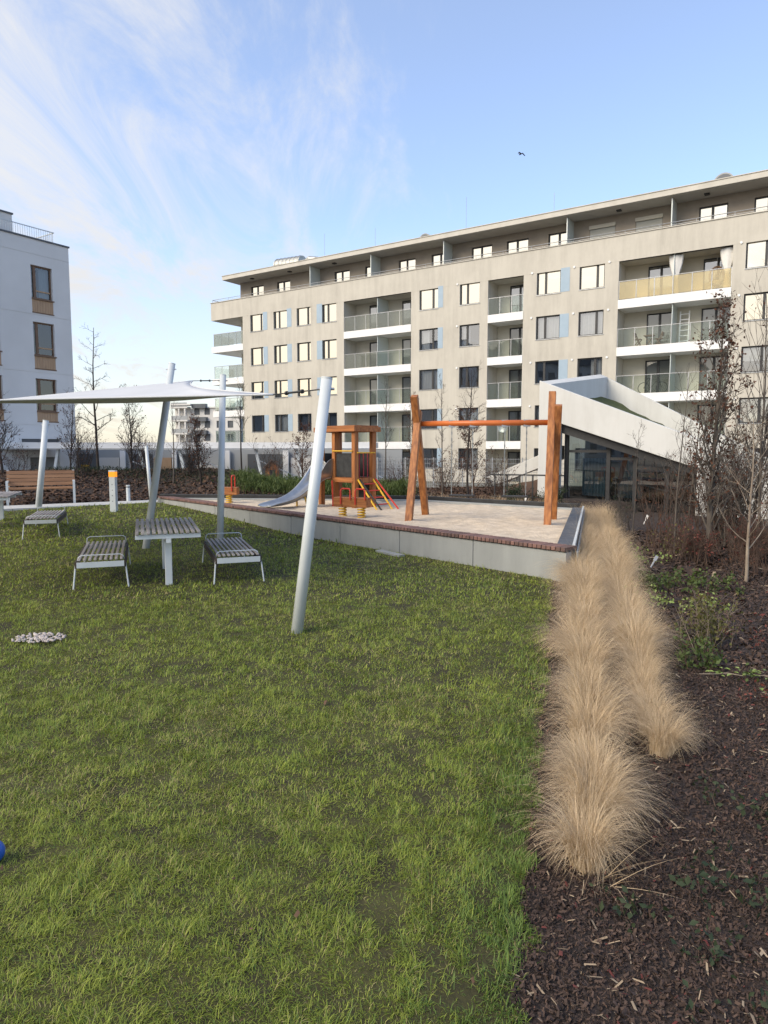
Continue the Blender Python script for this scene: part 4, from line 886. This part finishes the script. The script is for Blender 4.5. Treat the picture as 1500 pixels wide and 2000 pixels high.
def shrub(lab, loc, h_, seed, stems=12, spread=.5, r0=.012, bark='bark_red', nleaf=0, leafm='brown_leaf', lsize=.05, tw=6, depth=1, name='shrub', group='bare shrubs', base=.12, twl=.3):
    t = thing(name, lab, 'shrub', loc, 0, group); w = Woody(seed)
    for k in range(stems):
        az = w.r.uniform(0, 6.283); b = Vector((w.r.gauss(0, base), w.r.gauss(0, base), -.05)); sp = spread*w.r.uniform(.2, 1)
        q, _ = w.limb(w.trunk, b, Vector((math.cos(az)*sp, math.sin(az)*sp, 1)), h_*w.r.uniform(.6, 1.05), r0*w.r.uniform(.6, 1.1), r0*.25, .07, .04, n=7, sides=5); w.tips += q[2:]
        w.twigs(q, max(.0024, r0*.35), h_*twl, tw, depth, .6, .05, start=.2)
    w.trunk.build('stems', bark, t)['kind'] = 'stuff'; w.crown.build('twigs', bark, t)['kind'] = 'stuff'
    if nleaf: leaves(w, 'leaves', leafm, t, nleaf, lsize, np.random.default_rng(seed))
    return t
zb = lambda x, y: float(zberm(np.array([x]), np.array([y]))[0])
# right bed
tree('bare grey tree with clinging rust-brown leaves before the right end of the block', (5.35, 11.2, 0), 3.9, 101, .055, 40, .10, 1.05, .55, 'bark_grey', nleaf=1300, lsize=.06, tw=8, up=.2)
tree('slim bare sapling in front of the sloping pavilion roof', (5.75, 12.9, 0), 2.9, 102, .028, 16, .3, .75, .8, 'bark_grey', nleaf=150, up=.1)
tree('slender pale-barked young tree nearest the right edge', (4.92, 9.2, 0), 2.2, 103, .026, 20, .22, .7, .9, 'bark_pale', tw=6, up=.08, depth=1)
tree('thin bare whip left of the red-stemmed shrub', (5.25, 14.4, 0), 2.2, 104, .016, 12, .35, .5, .6, 'bark_grey', up=.12)
shrub('red-stemmed shrub before the pavilion glass', (4.95, 12.4, 0), 1.6, 111, 16, .30, .010, 'bark_red', 90, 'brown_leaf', .045, 5)
shrub('tall rusty shrub behind the brown-leaved tree', (6.5, 12.6, .05), 2.0, 112, 32, .45, .012, 'bark_grey', 350, 'brown_leaf', .055, 6)
shrub('dense twiggy shrub at the right edge behind the pale tree', (6.6, 10.9, .05), 1.7, 113, 34, .5, .011, 'bark_red', 350, 'brown_leaf', .05, 7)
shrub('grey twiggy shrub before the sloping wall', (6.1, 14.2, .02), 1.6, 114, 14, .5, .011, 'bark_grey', 60, 'brown_leaf', .05, 7)
shrub('low dark-red shrub under the brown-leaved tree', (5.2, 11.8, 0), .7, 115, 18, .7, .008, 'bark_red', 350, 'red_leaf', .035, 6)
shrub('low dark-red shrub right of the brown-leaved tree', (6.05, 11.5, .03), .75, 116, 18, .7, .008, 'bark_red', 300, 'red_leaf', .035, 6)
shrub('tangled brown shrub at the foot of the pale tree', (5.3, 9.6, 0), 1.0, 117, 24, .7, .008, 'bark_red', 160, 'brown_leaf', .04, 7)
shrub('tall tangled shrub cut by the right edge', (7.6, 12.3, .05), 2.1, 118, 34, .5, .012, 'bark_red', 500, 'brown_leaf', .055, 7)
shrub('grey-brown shrub at the right end of the pavilion', (7.4, 14.6, .05), 2.0, 119, 30, .5, .012, 'bark_grey', 300, 'brown_leaf', .05, 7)
shrub('small bare shrub beside the end of the feather grass', (5.35, 15.3, 0), .9, 120, 20, .6, .007, 'bark_grey', 150, 'dark_leaf', .04, 6)
shrub('short brown twiggy shrub in front of the red-stemmed shrub', (4.6, 10.9, 0), .75, 121, 22, .7, .006, 'bark_red', 120, 'olive_leaf', .04, 6)
extra = [('brown', 6.0, 10.0, .9), ('grey', 7.0, 9.8, 1.3), ('brown', 8.2, 11.4, 1.8), ('brown', 6.2, 13.0, 1.3), ('grey', 6.9, 13.6, 1.9), ('brown', 8.3, 13.6, 2.0), ('brown', 7.2, 11.6, 1.6), ('red', 5.1, 10.9, .5), ('red', 5.8, 10.7, .7)]
XL = ['low brown twiggy shrub just right of the pale tree', 'grey twiggy shrub at the right edge below the pale tree crown', 'tall brown twiggy shrub at the far right edge', 'brown twiggy shrub between red-stemmed shrub and slim sapling', 'tall grey shrub before the low end of the sloping roof', 'tallest brown shrub beside the low end of the sloping roof', 'brown shrub between the two tall bare saplings', 'lowest red-leaved shrub in front of the brown-leaved tree', 'low red-leaved shrub in front of the tall bare saplings']
for k, (kind_, x_, y_, h_) in enumerate(extra):
    shrub(XL[k], (x_, y_, .02), h_*1.1, 400+k, 32, .5, .010, 'bark_grey' if kind_ == 'grey' else 'bark_red', 240, 'red_leaf' if kind_ == 'red' else 'brown_leaf', .045, 8, group='thicket shrubs in the right bed')
tree('tall bare sapling with long upright shoots at the right edge', (6.05, 11.0, 0), 4.2, 105, .030, 22, .12, 1.9, .42, 'bark_grey', tw=4, up=.18, depth=0)
tree('second tall bare sapling with upright shoots, behind the pale tree', (6.5, 12.0, .03), 4.3, 106, .030, 22, .15, 1.7, .45, 'bark_dark', nleaf=120, tw=4, up=.18, depth=0)
tree('thin bare sapling just left of the brown-leaved tree', (5.0, 11.7, 0), 3.0, 107, .020, 14, .2, .9, .5, 'bark_grey', tw=5, up=.15, depth=0)
# behind the swing
tree('bare sapling seen through the left half of the swing', (1.75, 20.5, .3), 3.5, 131, .026, 16, .35, .7, .65, 'bark_grey', up=.12)
tree('dark bare sapling seen through the middle of the swing', (2.45, 20.0, .3), 3.75, 132, .038, 18, .38, .9, .8, 'bark_dark', up=.12)
tree('brown-leaved young hornbeam seen through the swing', (2.75, 20.9, .3), 2.6, 133, .03, 26, .10, .85, .85, 'bark_red', nleaf=1300, lsize=.05, tw=6, up=.06)
tree('bare sapling right of the play tower', (.05, 22.5, .3), 3.6, 134, .028, 16, .4, .75, .55, 'bark_grey', up=.14)
tree('brown-twigged young tree just left of the swing', (.95, 22.0, .3), 3.1, 135, .028, 30, .12, .7, .6, 'bark_red', nleaf=350, lsize=.045, tw=6, up=.12)
shrub('leafless brown shrub left of the hornbeam behind the swing', (1.9, 21.6, .3), 1.4, 136, 28, .7, .009, 'bark_red', 420, 'brown_leaf', .05, 7)
shrub('leafless brown shrub right of the hornbeam behind the swing', (3.5, 21.2, .25), 1.35, 137, 26, .7, .009, 'bark_red', 380, 'brown_leaf', .05, 7)
shrub('dark green low shrub by the dark fence', (3.6, 18.8, .25), .6, 138, 24, .8, .007, 'bark_dark', 1600, 'dark_leaf', .045, 6)
shrub('dark green low shrub against the pavilion wall', (4.6, 18.6, .25), .55, 139, 24, .8, .007, 'bark_dark', 1400, 'dark_leaf', .045, 6)
shrub('bare shrub between play tower and swing', (.35, 20.9, .3), 1.1, 140, 24, .8, .008, 'bark_red', 250, 'brown_leaf', .045, 7)
# berm on the left
tree('tall bare sapling standing on the berm right of the pale block', (-10.1, 24.3, zb(-10.1, 24.3)), 4.95, 151, .055, 26, .28, 1.1, 1.15, 'bark_dark', tw=6, up=.03, taper=.75)
tree('twiggy young tree before the corner of the pale block', (-10.5, 23.0, zb(-10.5, 23)), 2.4, 152, .03, 26, .1, 1.0, .6, 'bark_dark', nleaf=220, tw=7, up=.1)
tree('columnar bare hornbeam above the amber bollard', (-8.75, 23.8, zb(-8.75, 23.8)), 2.75, 153, .04, 34, .06, .95, .5, 'bark_dark', nleaf=420, tw=7, up=.14)
tree('forked bare sapling behind the leaning mast', (-7.0, 22.8, zb(-7, 22.8)), 2.6, 154, .03, 9, .38, 1.2, .6, 'bark_grey', tw=5, up=.14)
tree('dense brown hornbeam between the two tall masts', (-6.0, 22.5, zb(-6, 22.5)), 2.1, 155, .035, 36, .05, .8, .55, 'bark_dark', nleaf=600, tw=8, up=.1)
tree('bare sapling with compact crown behind the upright mast', (-4.75, 23.0, zb(-4.75, 23)), 3.1, 156, .035, 18, .5, .75, .5, 'bark_dark', tw=6, up=.12)
tree('brown-leaved columnar hornbeam left of the slide', (-2.75, 23.2, zb(-2.75, 23.2)), 2.1, 157, .03, 30, .1, .75, .75, 'bark_red', nleaf=900, lsize=.055, tw=6, up=.08)
tree('dark bare tree at the left edge behind the park bench', (-12.1, 21.8, zb(-12.1, 21.8)), 2.3, 158, .05, 24, .15, 1.0, .7, 'bark_dark', nleaf=150, tw=7, up=.1)
shrub('multi-stemmed bare shrub behind the park bench', (-9.9, 22.4, zb(-9.9, 22.4)), 1.6, 159, 22, .65, .012, 'bark_dark', 260, 'brown_leaf', .05, 7)
shrub('bare shrub at the foot of the columnar hornbeam', (-8.2, 23.2, zb(-8.2, 23.2)), 1.5, 160, 20, .6, .011, 'bark_dark', 260, 'brown_leaf', .05, 7)
shrub('bare shrub at the foot of the forked sapling', (-6.6, 23.6, zb(-6.6, 23.6)), 1.5, 161, 22, .6, .011, 'bark_dark', 300, 'brown_leaf', .05, 7)
shrub('greyish bare shrub right of the upright mast', (-3.9, 23.5, zb(-3.9, 23.5)), 1.5, 162, 18, .55, .01, 'bark_grey', 160, 'brown_leaf', .05, 7)
shrub('bare shrub beyond the far end of the park bench', (-11.3, 21.2, zb(-11.3, 21.2)), 1.1, 163, 18, .7, .009, 'bark_dark', 200, 'brown_leaf', .05, 6)
# green hedges behind the sandpit
def hedge(lab, a, b, w, h_, seed, m='green_leaf', cnt=9000, size=.07):
    rng = np.random.default_rng(seed); u = rng.random(cnt); x = a[0]+(b[0]-a[0])*u+rng.normal(0, w*.3, cnt); y = a[1]+(b[1]-a[1])*u+rng.normal(0, w*.5, cnt)
    top = h_*(.55+.75*fbm(x, y, 1.6, seed)); z = zberm(x, y)+top*rng.random(cnt)**.7; P = np.stack([x, y, z], 1)
    d = rng.normal(0, .5, (cnt, 3)); d[:, 2] = np.abs(d[:, 2])+.8; d /= np.linalg.norm(d, axis=1)[:, None]; w_ = np.cross(d, rng.normal(size=(cnt, 3))); w_ /= np.linalg.norm(w_, axis=1)[:, None]
    L_ = size*rng.uniform(.6, 1.5, (cnt, 1)); Vv = np.stack([P-w_*L_*.12, P+w_*L_*.12, P+d*L_+w_*L_*.10, P+d*L_*1.25-w_*L_*.05], 1).reshape(-1, 3); b_ = np.arange(cnt)[:, None]*4
    o = np_mesh('hedge', Vv, np.concatenate([b_+[0,1,2], b_+[0,2,3]]), m); return tag(o, lab, 'hedge', None)
hedge('low green hedge left of the slide behind the black edging', (-4.6, 21.6), (-1.9, 21.2), .9, .44, 201)
hedge('low green hedge behind the play tower', (-1.9, 20.6), (-.9, 20.4), .9, .48, 202, cnt=6000)
hedge('bright green hedge between play tower and swing', (-.6, 20.6), (.55, 20.3), .8, .50, 203, cnt=7000)
hedge('dark evergreen ground cover along the crest of the berm', (-11, 23.2), (-5.4, 23.5), 1.2, .13, 204, 'dark_leaf', 3000, .05)
# leafy plants in the mulch
def plant(lab, loc, h_, seed, m, cnt, size, spread, stems=10, bark='bark_red', name='leafy_plant', group='small plants in the mulch'):
    return shrub(lab, loc, h_, seed, stems, spread, .004, bark, cnt, m, size, 4, 0, name, group, base=spread*.18, twl=.35)
plant('olive feathery plant beside the feather grass, mid bed', (2.95, 6.15, 0), .50, 301, 'olive_leaf', 900, .035, .45, 26, 'bark_pale')
plant('green leafy plant at the base of the olive plant', (2.62, 5.55, 0), .28, 302, 'green_leaf', 420, .04, .8, 14)
plant('green low plant behind the olive plant, left of two', (3.55, 8.9, 0), .26, 303, 'green_leaf', 420, .05, 1.1, 14)
plant('green low plant behind the olive plant, right of two', (4.05, 8.75, 0), .26, 304, 'green_leaf', 460, .05, 1.1, 14)
plant('yellow-green sprig between the low green plants and olive plant', (3.05, 7.75, 0), .24, 305, 'lime_leaf', 170, .045, .9, 10)
plant('second yellow-green sprig further right', (3.65, 7.65, 0), .20, 306, 'lime_leaf', 110, .045, .9, 8)
plant('bright green sprig below the red shrubs', (4.15, 10.6, 0), .30, 307, 'lime_leaf', 150, .045, .8, 9)
plant('dark tuft beside the front of the feather grass', (1.28, 2.62, 0), .15, 308, 'dark_leaf', 260, .035, 1.2, 12)
plant('dark wilted plant in the mulch beyond the first grass clump', (1.95, 3.25, 0), .18, 309, 'dark_leaf', 260, .035, 1.1, 12)
plant('dark green tuft in the nearest mulch', (1.12, 2.15, 0), .10, 310, 'dark_leaf', 170, .03, 1.3, 10)
plant('small rusty plant right of the olive plant', (3.6, 6.1, 0), .18, 311, 'red_leaf', 170, .03, 1.1, 12)
plant('small rusty plant near the right edge', (3.05, 4.7, 0), .16, 312, 'red_leaf', 150, .03, 1.1, 12)
# creeping plant with pale leaves at the right edge
rng = np.random.default_rng(77); V = []; F = []
cr = thing('creeping_plant', 'creeping plant with bright variegated leaves at the right edge', 'plant', (0, 0, 0))
for (ax0, ay0, ax1, ay1, cnt) in ((2.50, 5.25, 3.35, 5.15, 34), (2.75, 4.85, 3.05, 4.45, 26), (2.95, 5.2, 3.2, 4.75, 22)):
    st = MB(); st.tube([(ax0+(ax1-ax0)*k/8+random.gauss(0,.015), ay0+(ay1-ay0)*k/8+random.gauss(0,.015), .03+.015*random.random()) for k in range(9)], .004, 4).build('runner', 'bark_pale', cr)
    V = []; F = []
    for k in range(cnt):
        u = random.random(); x = ax0+(ax1-ax0)*u+random.gauss(0,.035); y = ay0+(ay1-ay0)*u+random.gauss(0,.035); s = random.uniform(.022, .04); a = random.uniform(0, 6.28); z = random.uniform(.03, .085); q = len(V)
        for (lx, ly, lz) in ((0,0,0),(.5,.42,.12),(1.1,.25,.05),(1.35,0,-.08),(1.1,-.25,.05),(.5,-.42,.12)): V.append((x+s*(lx*math.cos(a)-ly*math.sin(a)), y+s*(lx*math.sin(a)+ly*math.cos(a)), z+s*lz*1.5))
        F += [(q,q+1,q+2),(q,q+2,q+3),(q,q+3,q+4),(q,q+4,q+5)]
    np_mesh('leaves', np.array(V), np.array(F), 'lime_leaf', parent=cr)

# ------------------------------------------------------------------ feather grass rows
def blades(n, rng, r_base, h_mean, h_sd, splay, droop, width, segs=5, lean=(0, 0), under=0):
    az = rng.uniform(0, 2*np.pi, n); rb = r_base*np.sqrt(rng.random(n)); sp = splay*np.abs(rng.normal(.65, .42, n))
    P = np.stack([rb*np.cos(az), rb*np.sin(az), np.zeros(n)-.01], 1); az2 = az+rng.normal(0, .5, n)
    d = np.stack([np.cos(az2)*sp+lean[0], np.sin(az2)*sp+lean[1], np.ones(n)], 1); d /= np.linalg.norm(d, axis=1)[:, None]
    L = np.clip(rng.normal(h_mean, h_sd, n), h_mean*.35, h_mean*1.6); dr = droop*rng.uniform(.4, 1.5, n)
    out = np.stack([np.cos(az2), np.sin(az2), -np.ones(n)*.9], 1); wv = np.stack([-np.sin(az2), np.cos(az2), np.zeros(n)], 1); tw = rng.normal(0, .6, n)
    wv = wv*np.cos(tw)[:, None]+np.stack([np.cos(az2), np.sin(az2), np.zeros(n)], 1)*np.sin(tw)[:, None]
    wob = rng.normal(0, .17, (n, 3)); rows_ = []
    for k in range(segs+1):
        w = width*(1-k/segs*.85); rows_.append(P-wv*w/2); rows_.append(P+wv*w/2)
        if k < segs:
            P = P+d*(L/segs)[:, None]; d = d+out*(dr*(k+1)/segs*.55)[:, None]+wob*(k+1)/segs; d /= np.linalg.norm(d, axis=1)[:, None]
    Vv = np.stack(rows_, 1); m2 = 2*(segs+1); b = np.arange(n)[:, None]*m2; F = []
    for k in range(segs): F += [b+[2*k, 2*k+1, 2*k+3], b+[2*k, 2*k+3, 2*k+2]]
    return Vv.reshape(-1, 3), np.concatenate(F)
fsrc = []
for k in range(6):
    rng = np.random.default_rng(500+k); V, F = blades(1500, rng, .085, .345, .09, .15, 1.0, .0024, 8, lean=(rng.normal(-.14, .12), rng.normal(-.03, .14)))
    V2, F2 = blades(70, rng, .08, .38, .08, .45, .9, .0024, 8)
    me_ = np_mesh('feather_grass_tuft', np.concatenate([V, V2]), np.concatenate([F, F2+len(V)]), 'feather_straw'); fsrc.append(me_.data); bpy.data.objects.remove(me_)
ROWD = np.array((math.sin(R(16.0)), math.cos(R(16.0)))); ROWN = np.array((ROWD[1], -ROWD[0]))
rr = random.Random(5)
for row, (bx, by, s0) in enumerate(((.885, 2.83, 0), (1.64, 3.92, 0))):
    s = 0; k = 0
    while True:
        p = np.array((bx, by))+ROWD*s
        if p[1] > 17.3: break
        o = bpy.data.objects.new('feather_grass_tuft', fsrc[rr.randrange(6)]); COL.objects.link(o)
        j = rr.gauss(0, .02) if k else 0
        o.location = (p[0]+ROWN[0]*j, p[1]+ROWN[1]*j, float(zbed(p[0], p[1]))); o.rotation_euler = (rr.gauss(0, .06), rr.gauss(0, .06), rr.uniform(0, 6.28)); sc_ = rr.uniform(.80, 1.16)*(.76 if k == 0 else (.90 if k < 4 else (1.05 if k < 14 else 1.25))); o.scale = (sc_, sc_, sc_*rr.uniform(.9, 1.08))
        if k == 0: lab = ('front-most straw-coloured feather grass clump, nearest the camera beside the lawn', 'front-most feather grass clump of the row beside the mulch')[row]
        else: lab = ('straw-coloured feather grass clump in the row next to the lawn', 'straw-coloured feather grass clump in the row next to the mulch')[row]
        tag(o, lab, 'ornamental grass', 'feather grass rows'); o['kind'] = 'thing'
        s += rr.uniform(.27, .37); k += 1
# loose dead blades at the foot of the first clump
V, F = blades(28, np.random.default_rng(9), .10, .24, .08, 1.9, .5, .004, 5); o = np_mesh('dead_blades', V+np.array((.885, 2.75, .0)), F, 'feather_straw', kind='stuff')
# dry grass along the back edging
V = []; F = []; q = 0; rng = np.random.default_rng(19)
for k in range(46):
    u = k/45; x = 1.2+(4.4-1.2)*u+rng.normal(0, .12); y = 19.1+(16.9-19.1)*u+rng.normal(0, .2); v_, f_ = blades(60, rng, .08, .24, .08, .7, .5, .006, 4); V.append(v_+np.array((x, y, float(zberm(np.array([x]), np.array([y]))[0])))); F.append(f_+q); q += len(v_)
np_mesh('dry_grass', np.concatenate(V), np.concatenate(F), 'feather_straw', kind='stuff')

# ------------------------------------------------------------------ lawn blades
def scatter_lawn(rng, y0, y1, dens, xl, xr):
    n = int((y1-y0)*(xr-xl)*dens); x = rng.uniform(xl, xr, n); y = rng.uniform(y0, y1, n)
    jx = .17*(fbm(x, y, 5, 151)-.45)+rng.normal(0, .012, n)
    keep = in_lawn(x-jx, y) & (np.abs(x) < .68*y+.5)
    bare = fbm(x, y, 5.2, 61)*.65+fbm(x, y, 1.3, 62)*.35; fine = vnoise(x, y, 14, 71)
    p = np.clip((bare-.295)/.08, .20, 1)*np.clip(.45+fine*1.0, 0, 1)
    under = np.zeros(n)
    for (cx_, cy_) in ((-3.95, 9.6), (-2.3, 9.9), (-3.1, 9.6)): under = np.maximum(under, np.exp(-((x-cx_)**2/.35+(y-cy_)**2/.6)))
    keep &= rng.random(n) < p*(1-.45*under); return x[keep], y[keep]
ACC = {}
def acc(name, m, VF):
    e = ACC.setdefault(name, [m, [], [], 0]); e[1].append(VF[0]); e[2].append(VF[1]+e[3]); e[3] += len(VF[0])
def lawn_mesh(x, y, rng, Lm, wd_, flat=.92):
    n = len(x); z = zlawn(x, y); az = rng.uniform(0, 2*np.pi, n)+0; az = np.where(rng.random(n) < .6, 2*np.pi*2*vnoise(x, y, 7, 93)+rng.normal(0, .8, n), az); lush = .30+.45*fbm(x, y, 1.1, 91)+.85*vnoise(x, y, 12, 92)**1.3
    L = Lm*lush*rng.gamma(5, .2, n); sp = np.abs(rng.normal(flat, .45, n)); P = np.stack([x, y, z-.004], 1)
    h = np.stack([np.cos(az), np.sin(az), np.zeros(n)], 1); w = np.stack([-np.sin(az), np.cos(az), np.zeros(n)], 1)*(wd_*rng.uniform(.7, 1.3, n))[:, None]/2
    d1 = h*np.sin(np.minimum(sp, 1.3))[:, None]; d1[:, 2] = np.cos(np.minimum(sp, 1.3)); sp2 = np.minimum(sp+rng.uniform(.2, .9, n), 1.75); d2 = h*np.sin(sp2)[:, None]; d2[:, 2] = np.cos(sp2)
    M_ = P+d1*(L*.55)[:, None]; T = M_+d2*(L*.5)[:, None]
    V = np.stack([P-w, P+w, M_+w*.8, M_-w*.8, T], 1).reshape(-1, 3); b = np.arange(n)[:, None]*5
    return V, np.concatenate([b+[0,1,2], b+[0,2,3], b+[3,2,4]])
rng = np.random.default_rng(33)
bands = [(1.5, 3.2, 40000, .029, .0024), (3.2, 5.0, 23000, .031, .0030), (5.0, 8.0, 9500, .034, .0043), (8.0, 12.5, 3000, .040, .0080), (12.5, 19.5, 1000, .05, .016)]
for i, (y0, y1, dn, L_, w_) in enumerate(bands):
    x, y = scatter_lawn(rng, y0, y1, dn, -.68*y1-.5, min(2.6, .30*y1+.3))
    sel = rng.random(len(x)); dry = fbm(x, y, 1.7, 131)
    d_ = sel < .09+.22*np.clip((dry-.5)*4, 0, 1)
    # lusher strip along the bed edge
    ed = np.abs(side((x, y), EDGE0, EDGE0+EDGED)); lu = (~d_) & (rng.random(len(x)) < .75*np.exp(-(ed/(.05+.35*fbm(x, y, 1.3, 141)))**2)*sstep(7, 2.5, y)+.05)
    g = ~(d_ | lu)
    acc('lawn_grass', 'grass_blade', lawn_mesh(x[g], y[g], rng, L_, w_)); acc('dry_lawn_grass', 'grass_dry', lawn_mesh(x[d_], y[d_], rng, L_*.9, w_*.9, .95)); acc('lush_lawn_grass', 'grass_lush', lawn_mesh(x[lu], y[lu], rng, L_*1.25, w_*1.1, .55))
# ------------------------------------------------------------------ bark mulch and litter
def chips(x, y, z, rng, s0, s1, m, name, asp=(.18, .6), tilt=.6): acc(name, m, chip_arr(x, y, z, rng, s0, s1, asp, tilt))
def chip_arr(x, y, z, rng, s0, s1, asp, tilt):
    n = len(x); a = rng.uniform(0, 6.283, n); L = (s0+(s1*1.5-s0)*rng.random(n)**2.2)/2; W = L*rng.uniform(*asp, n)
    tx = rng.normal(0, tilt, n); ty = rng.normal(0, tilt, n); P = np.stack([x, y, z+rng.uniform(.002, .016, n)], 1)
    u = np.stack([np.cos(a)*np.cos(tx), np.sin(a)*np.cos(tx), np.sin(tx)], 1); v = np.stack([-np.sin(a)*np.cos(ty), np.cos(a)*np.cos(ty), np.sin(ty)], 1)
    u *= L[:, None]; v *= W[:, None]; j = lambda: rng.uniform(.6, 1.2, n)[:, None]; up = np.stack([np.zeros(n), np.zeros(n), W*.5], 1)
    V = np.stack([P-u*j()-v*j(), P+u*j()-v*j(), P+u*j()+v*j(), P-u*j()+v*j(), P+up], 1).reshape(-1, 3); b = np.arange(n)[:, None]*5
    return V, np.concatenate([b+[0,1,4], b+[1,2,4], b+[2,3,4], b+[3,0,4]])
def bed_pts(rng, y0, y1, dens, x1):
    n = int((y1-y0)*(x1)*dens); x = rng.uniform(0, x1, n); y = rng.uniform(y0, y1, n)
    k = (side((x, y), EDGE0, EDGE0+EDGED) < .01) & (np.abs(x) < .72*y+.6); return x[k], y[k]
rng = np.random.default_rng(55)
for y0, y1, dn, s0, s1 in ((1.4, 3.2, 22000, .004, .017), (3.2, 5.5, 10000, .006, .021), (5.5, 9.5, 1900, .012, .045), (9.5, 15, 450, .03, .09)):
    x, y = bed_pts(rng, y0, y1, dn, .72*y1+.6); z = zbed(x, y); chips(x, y, z, rng, s0, s1, 'mulch_chip', 'bark_mulch')
    k = rng.random(len(x)) < .014; chips(x[k], y[k], z[k]+.006, rng, s0*1.6, s1*2.0, 'straw_chip', 'pale_wood_chips', (.07, .25), .3)
    k = rng.random(len(x)) < .006; chips(x[k], y[k], z[k]+.006, rng, s0*1.2, s1*1.1, 'red_leaf', 'fallen_leaves', (.35, .6), .5)
n = 170; x = rng.uniform(-4, 2.4, n); y = rng.uniform(1.8, 9, n); k = in_lawn(x, y); chips(x[k], y[k], zlawn(x[k], y[k])+.015, rng, .010, .022, 'leaf_litter', 'fallen_leaves_on_lawn', (.45, .8), .5)
x = rng.uniform(-14, 5, 60000); y = rng.uniform(15, 26, 60000); d = dist_back(x, y); k = (d > .05) & (d < 5.5); x, y = x[k], y[k]
chips(x, y, zberm(x, y), rng, .03, .10, 'leaf_litter', 'leaf_litter', (.5, .8), .5)

for nm, (m_, Vs, Fs, _) in ACC.items(): np_mesh(nm, np.concatenate(Vs), np.concatenate(Fs), m_, kind='stuff')
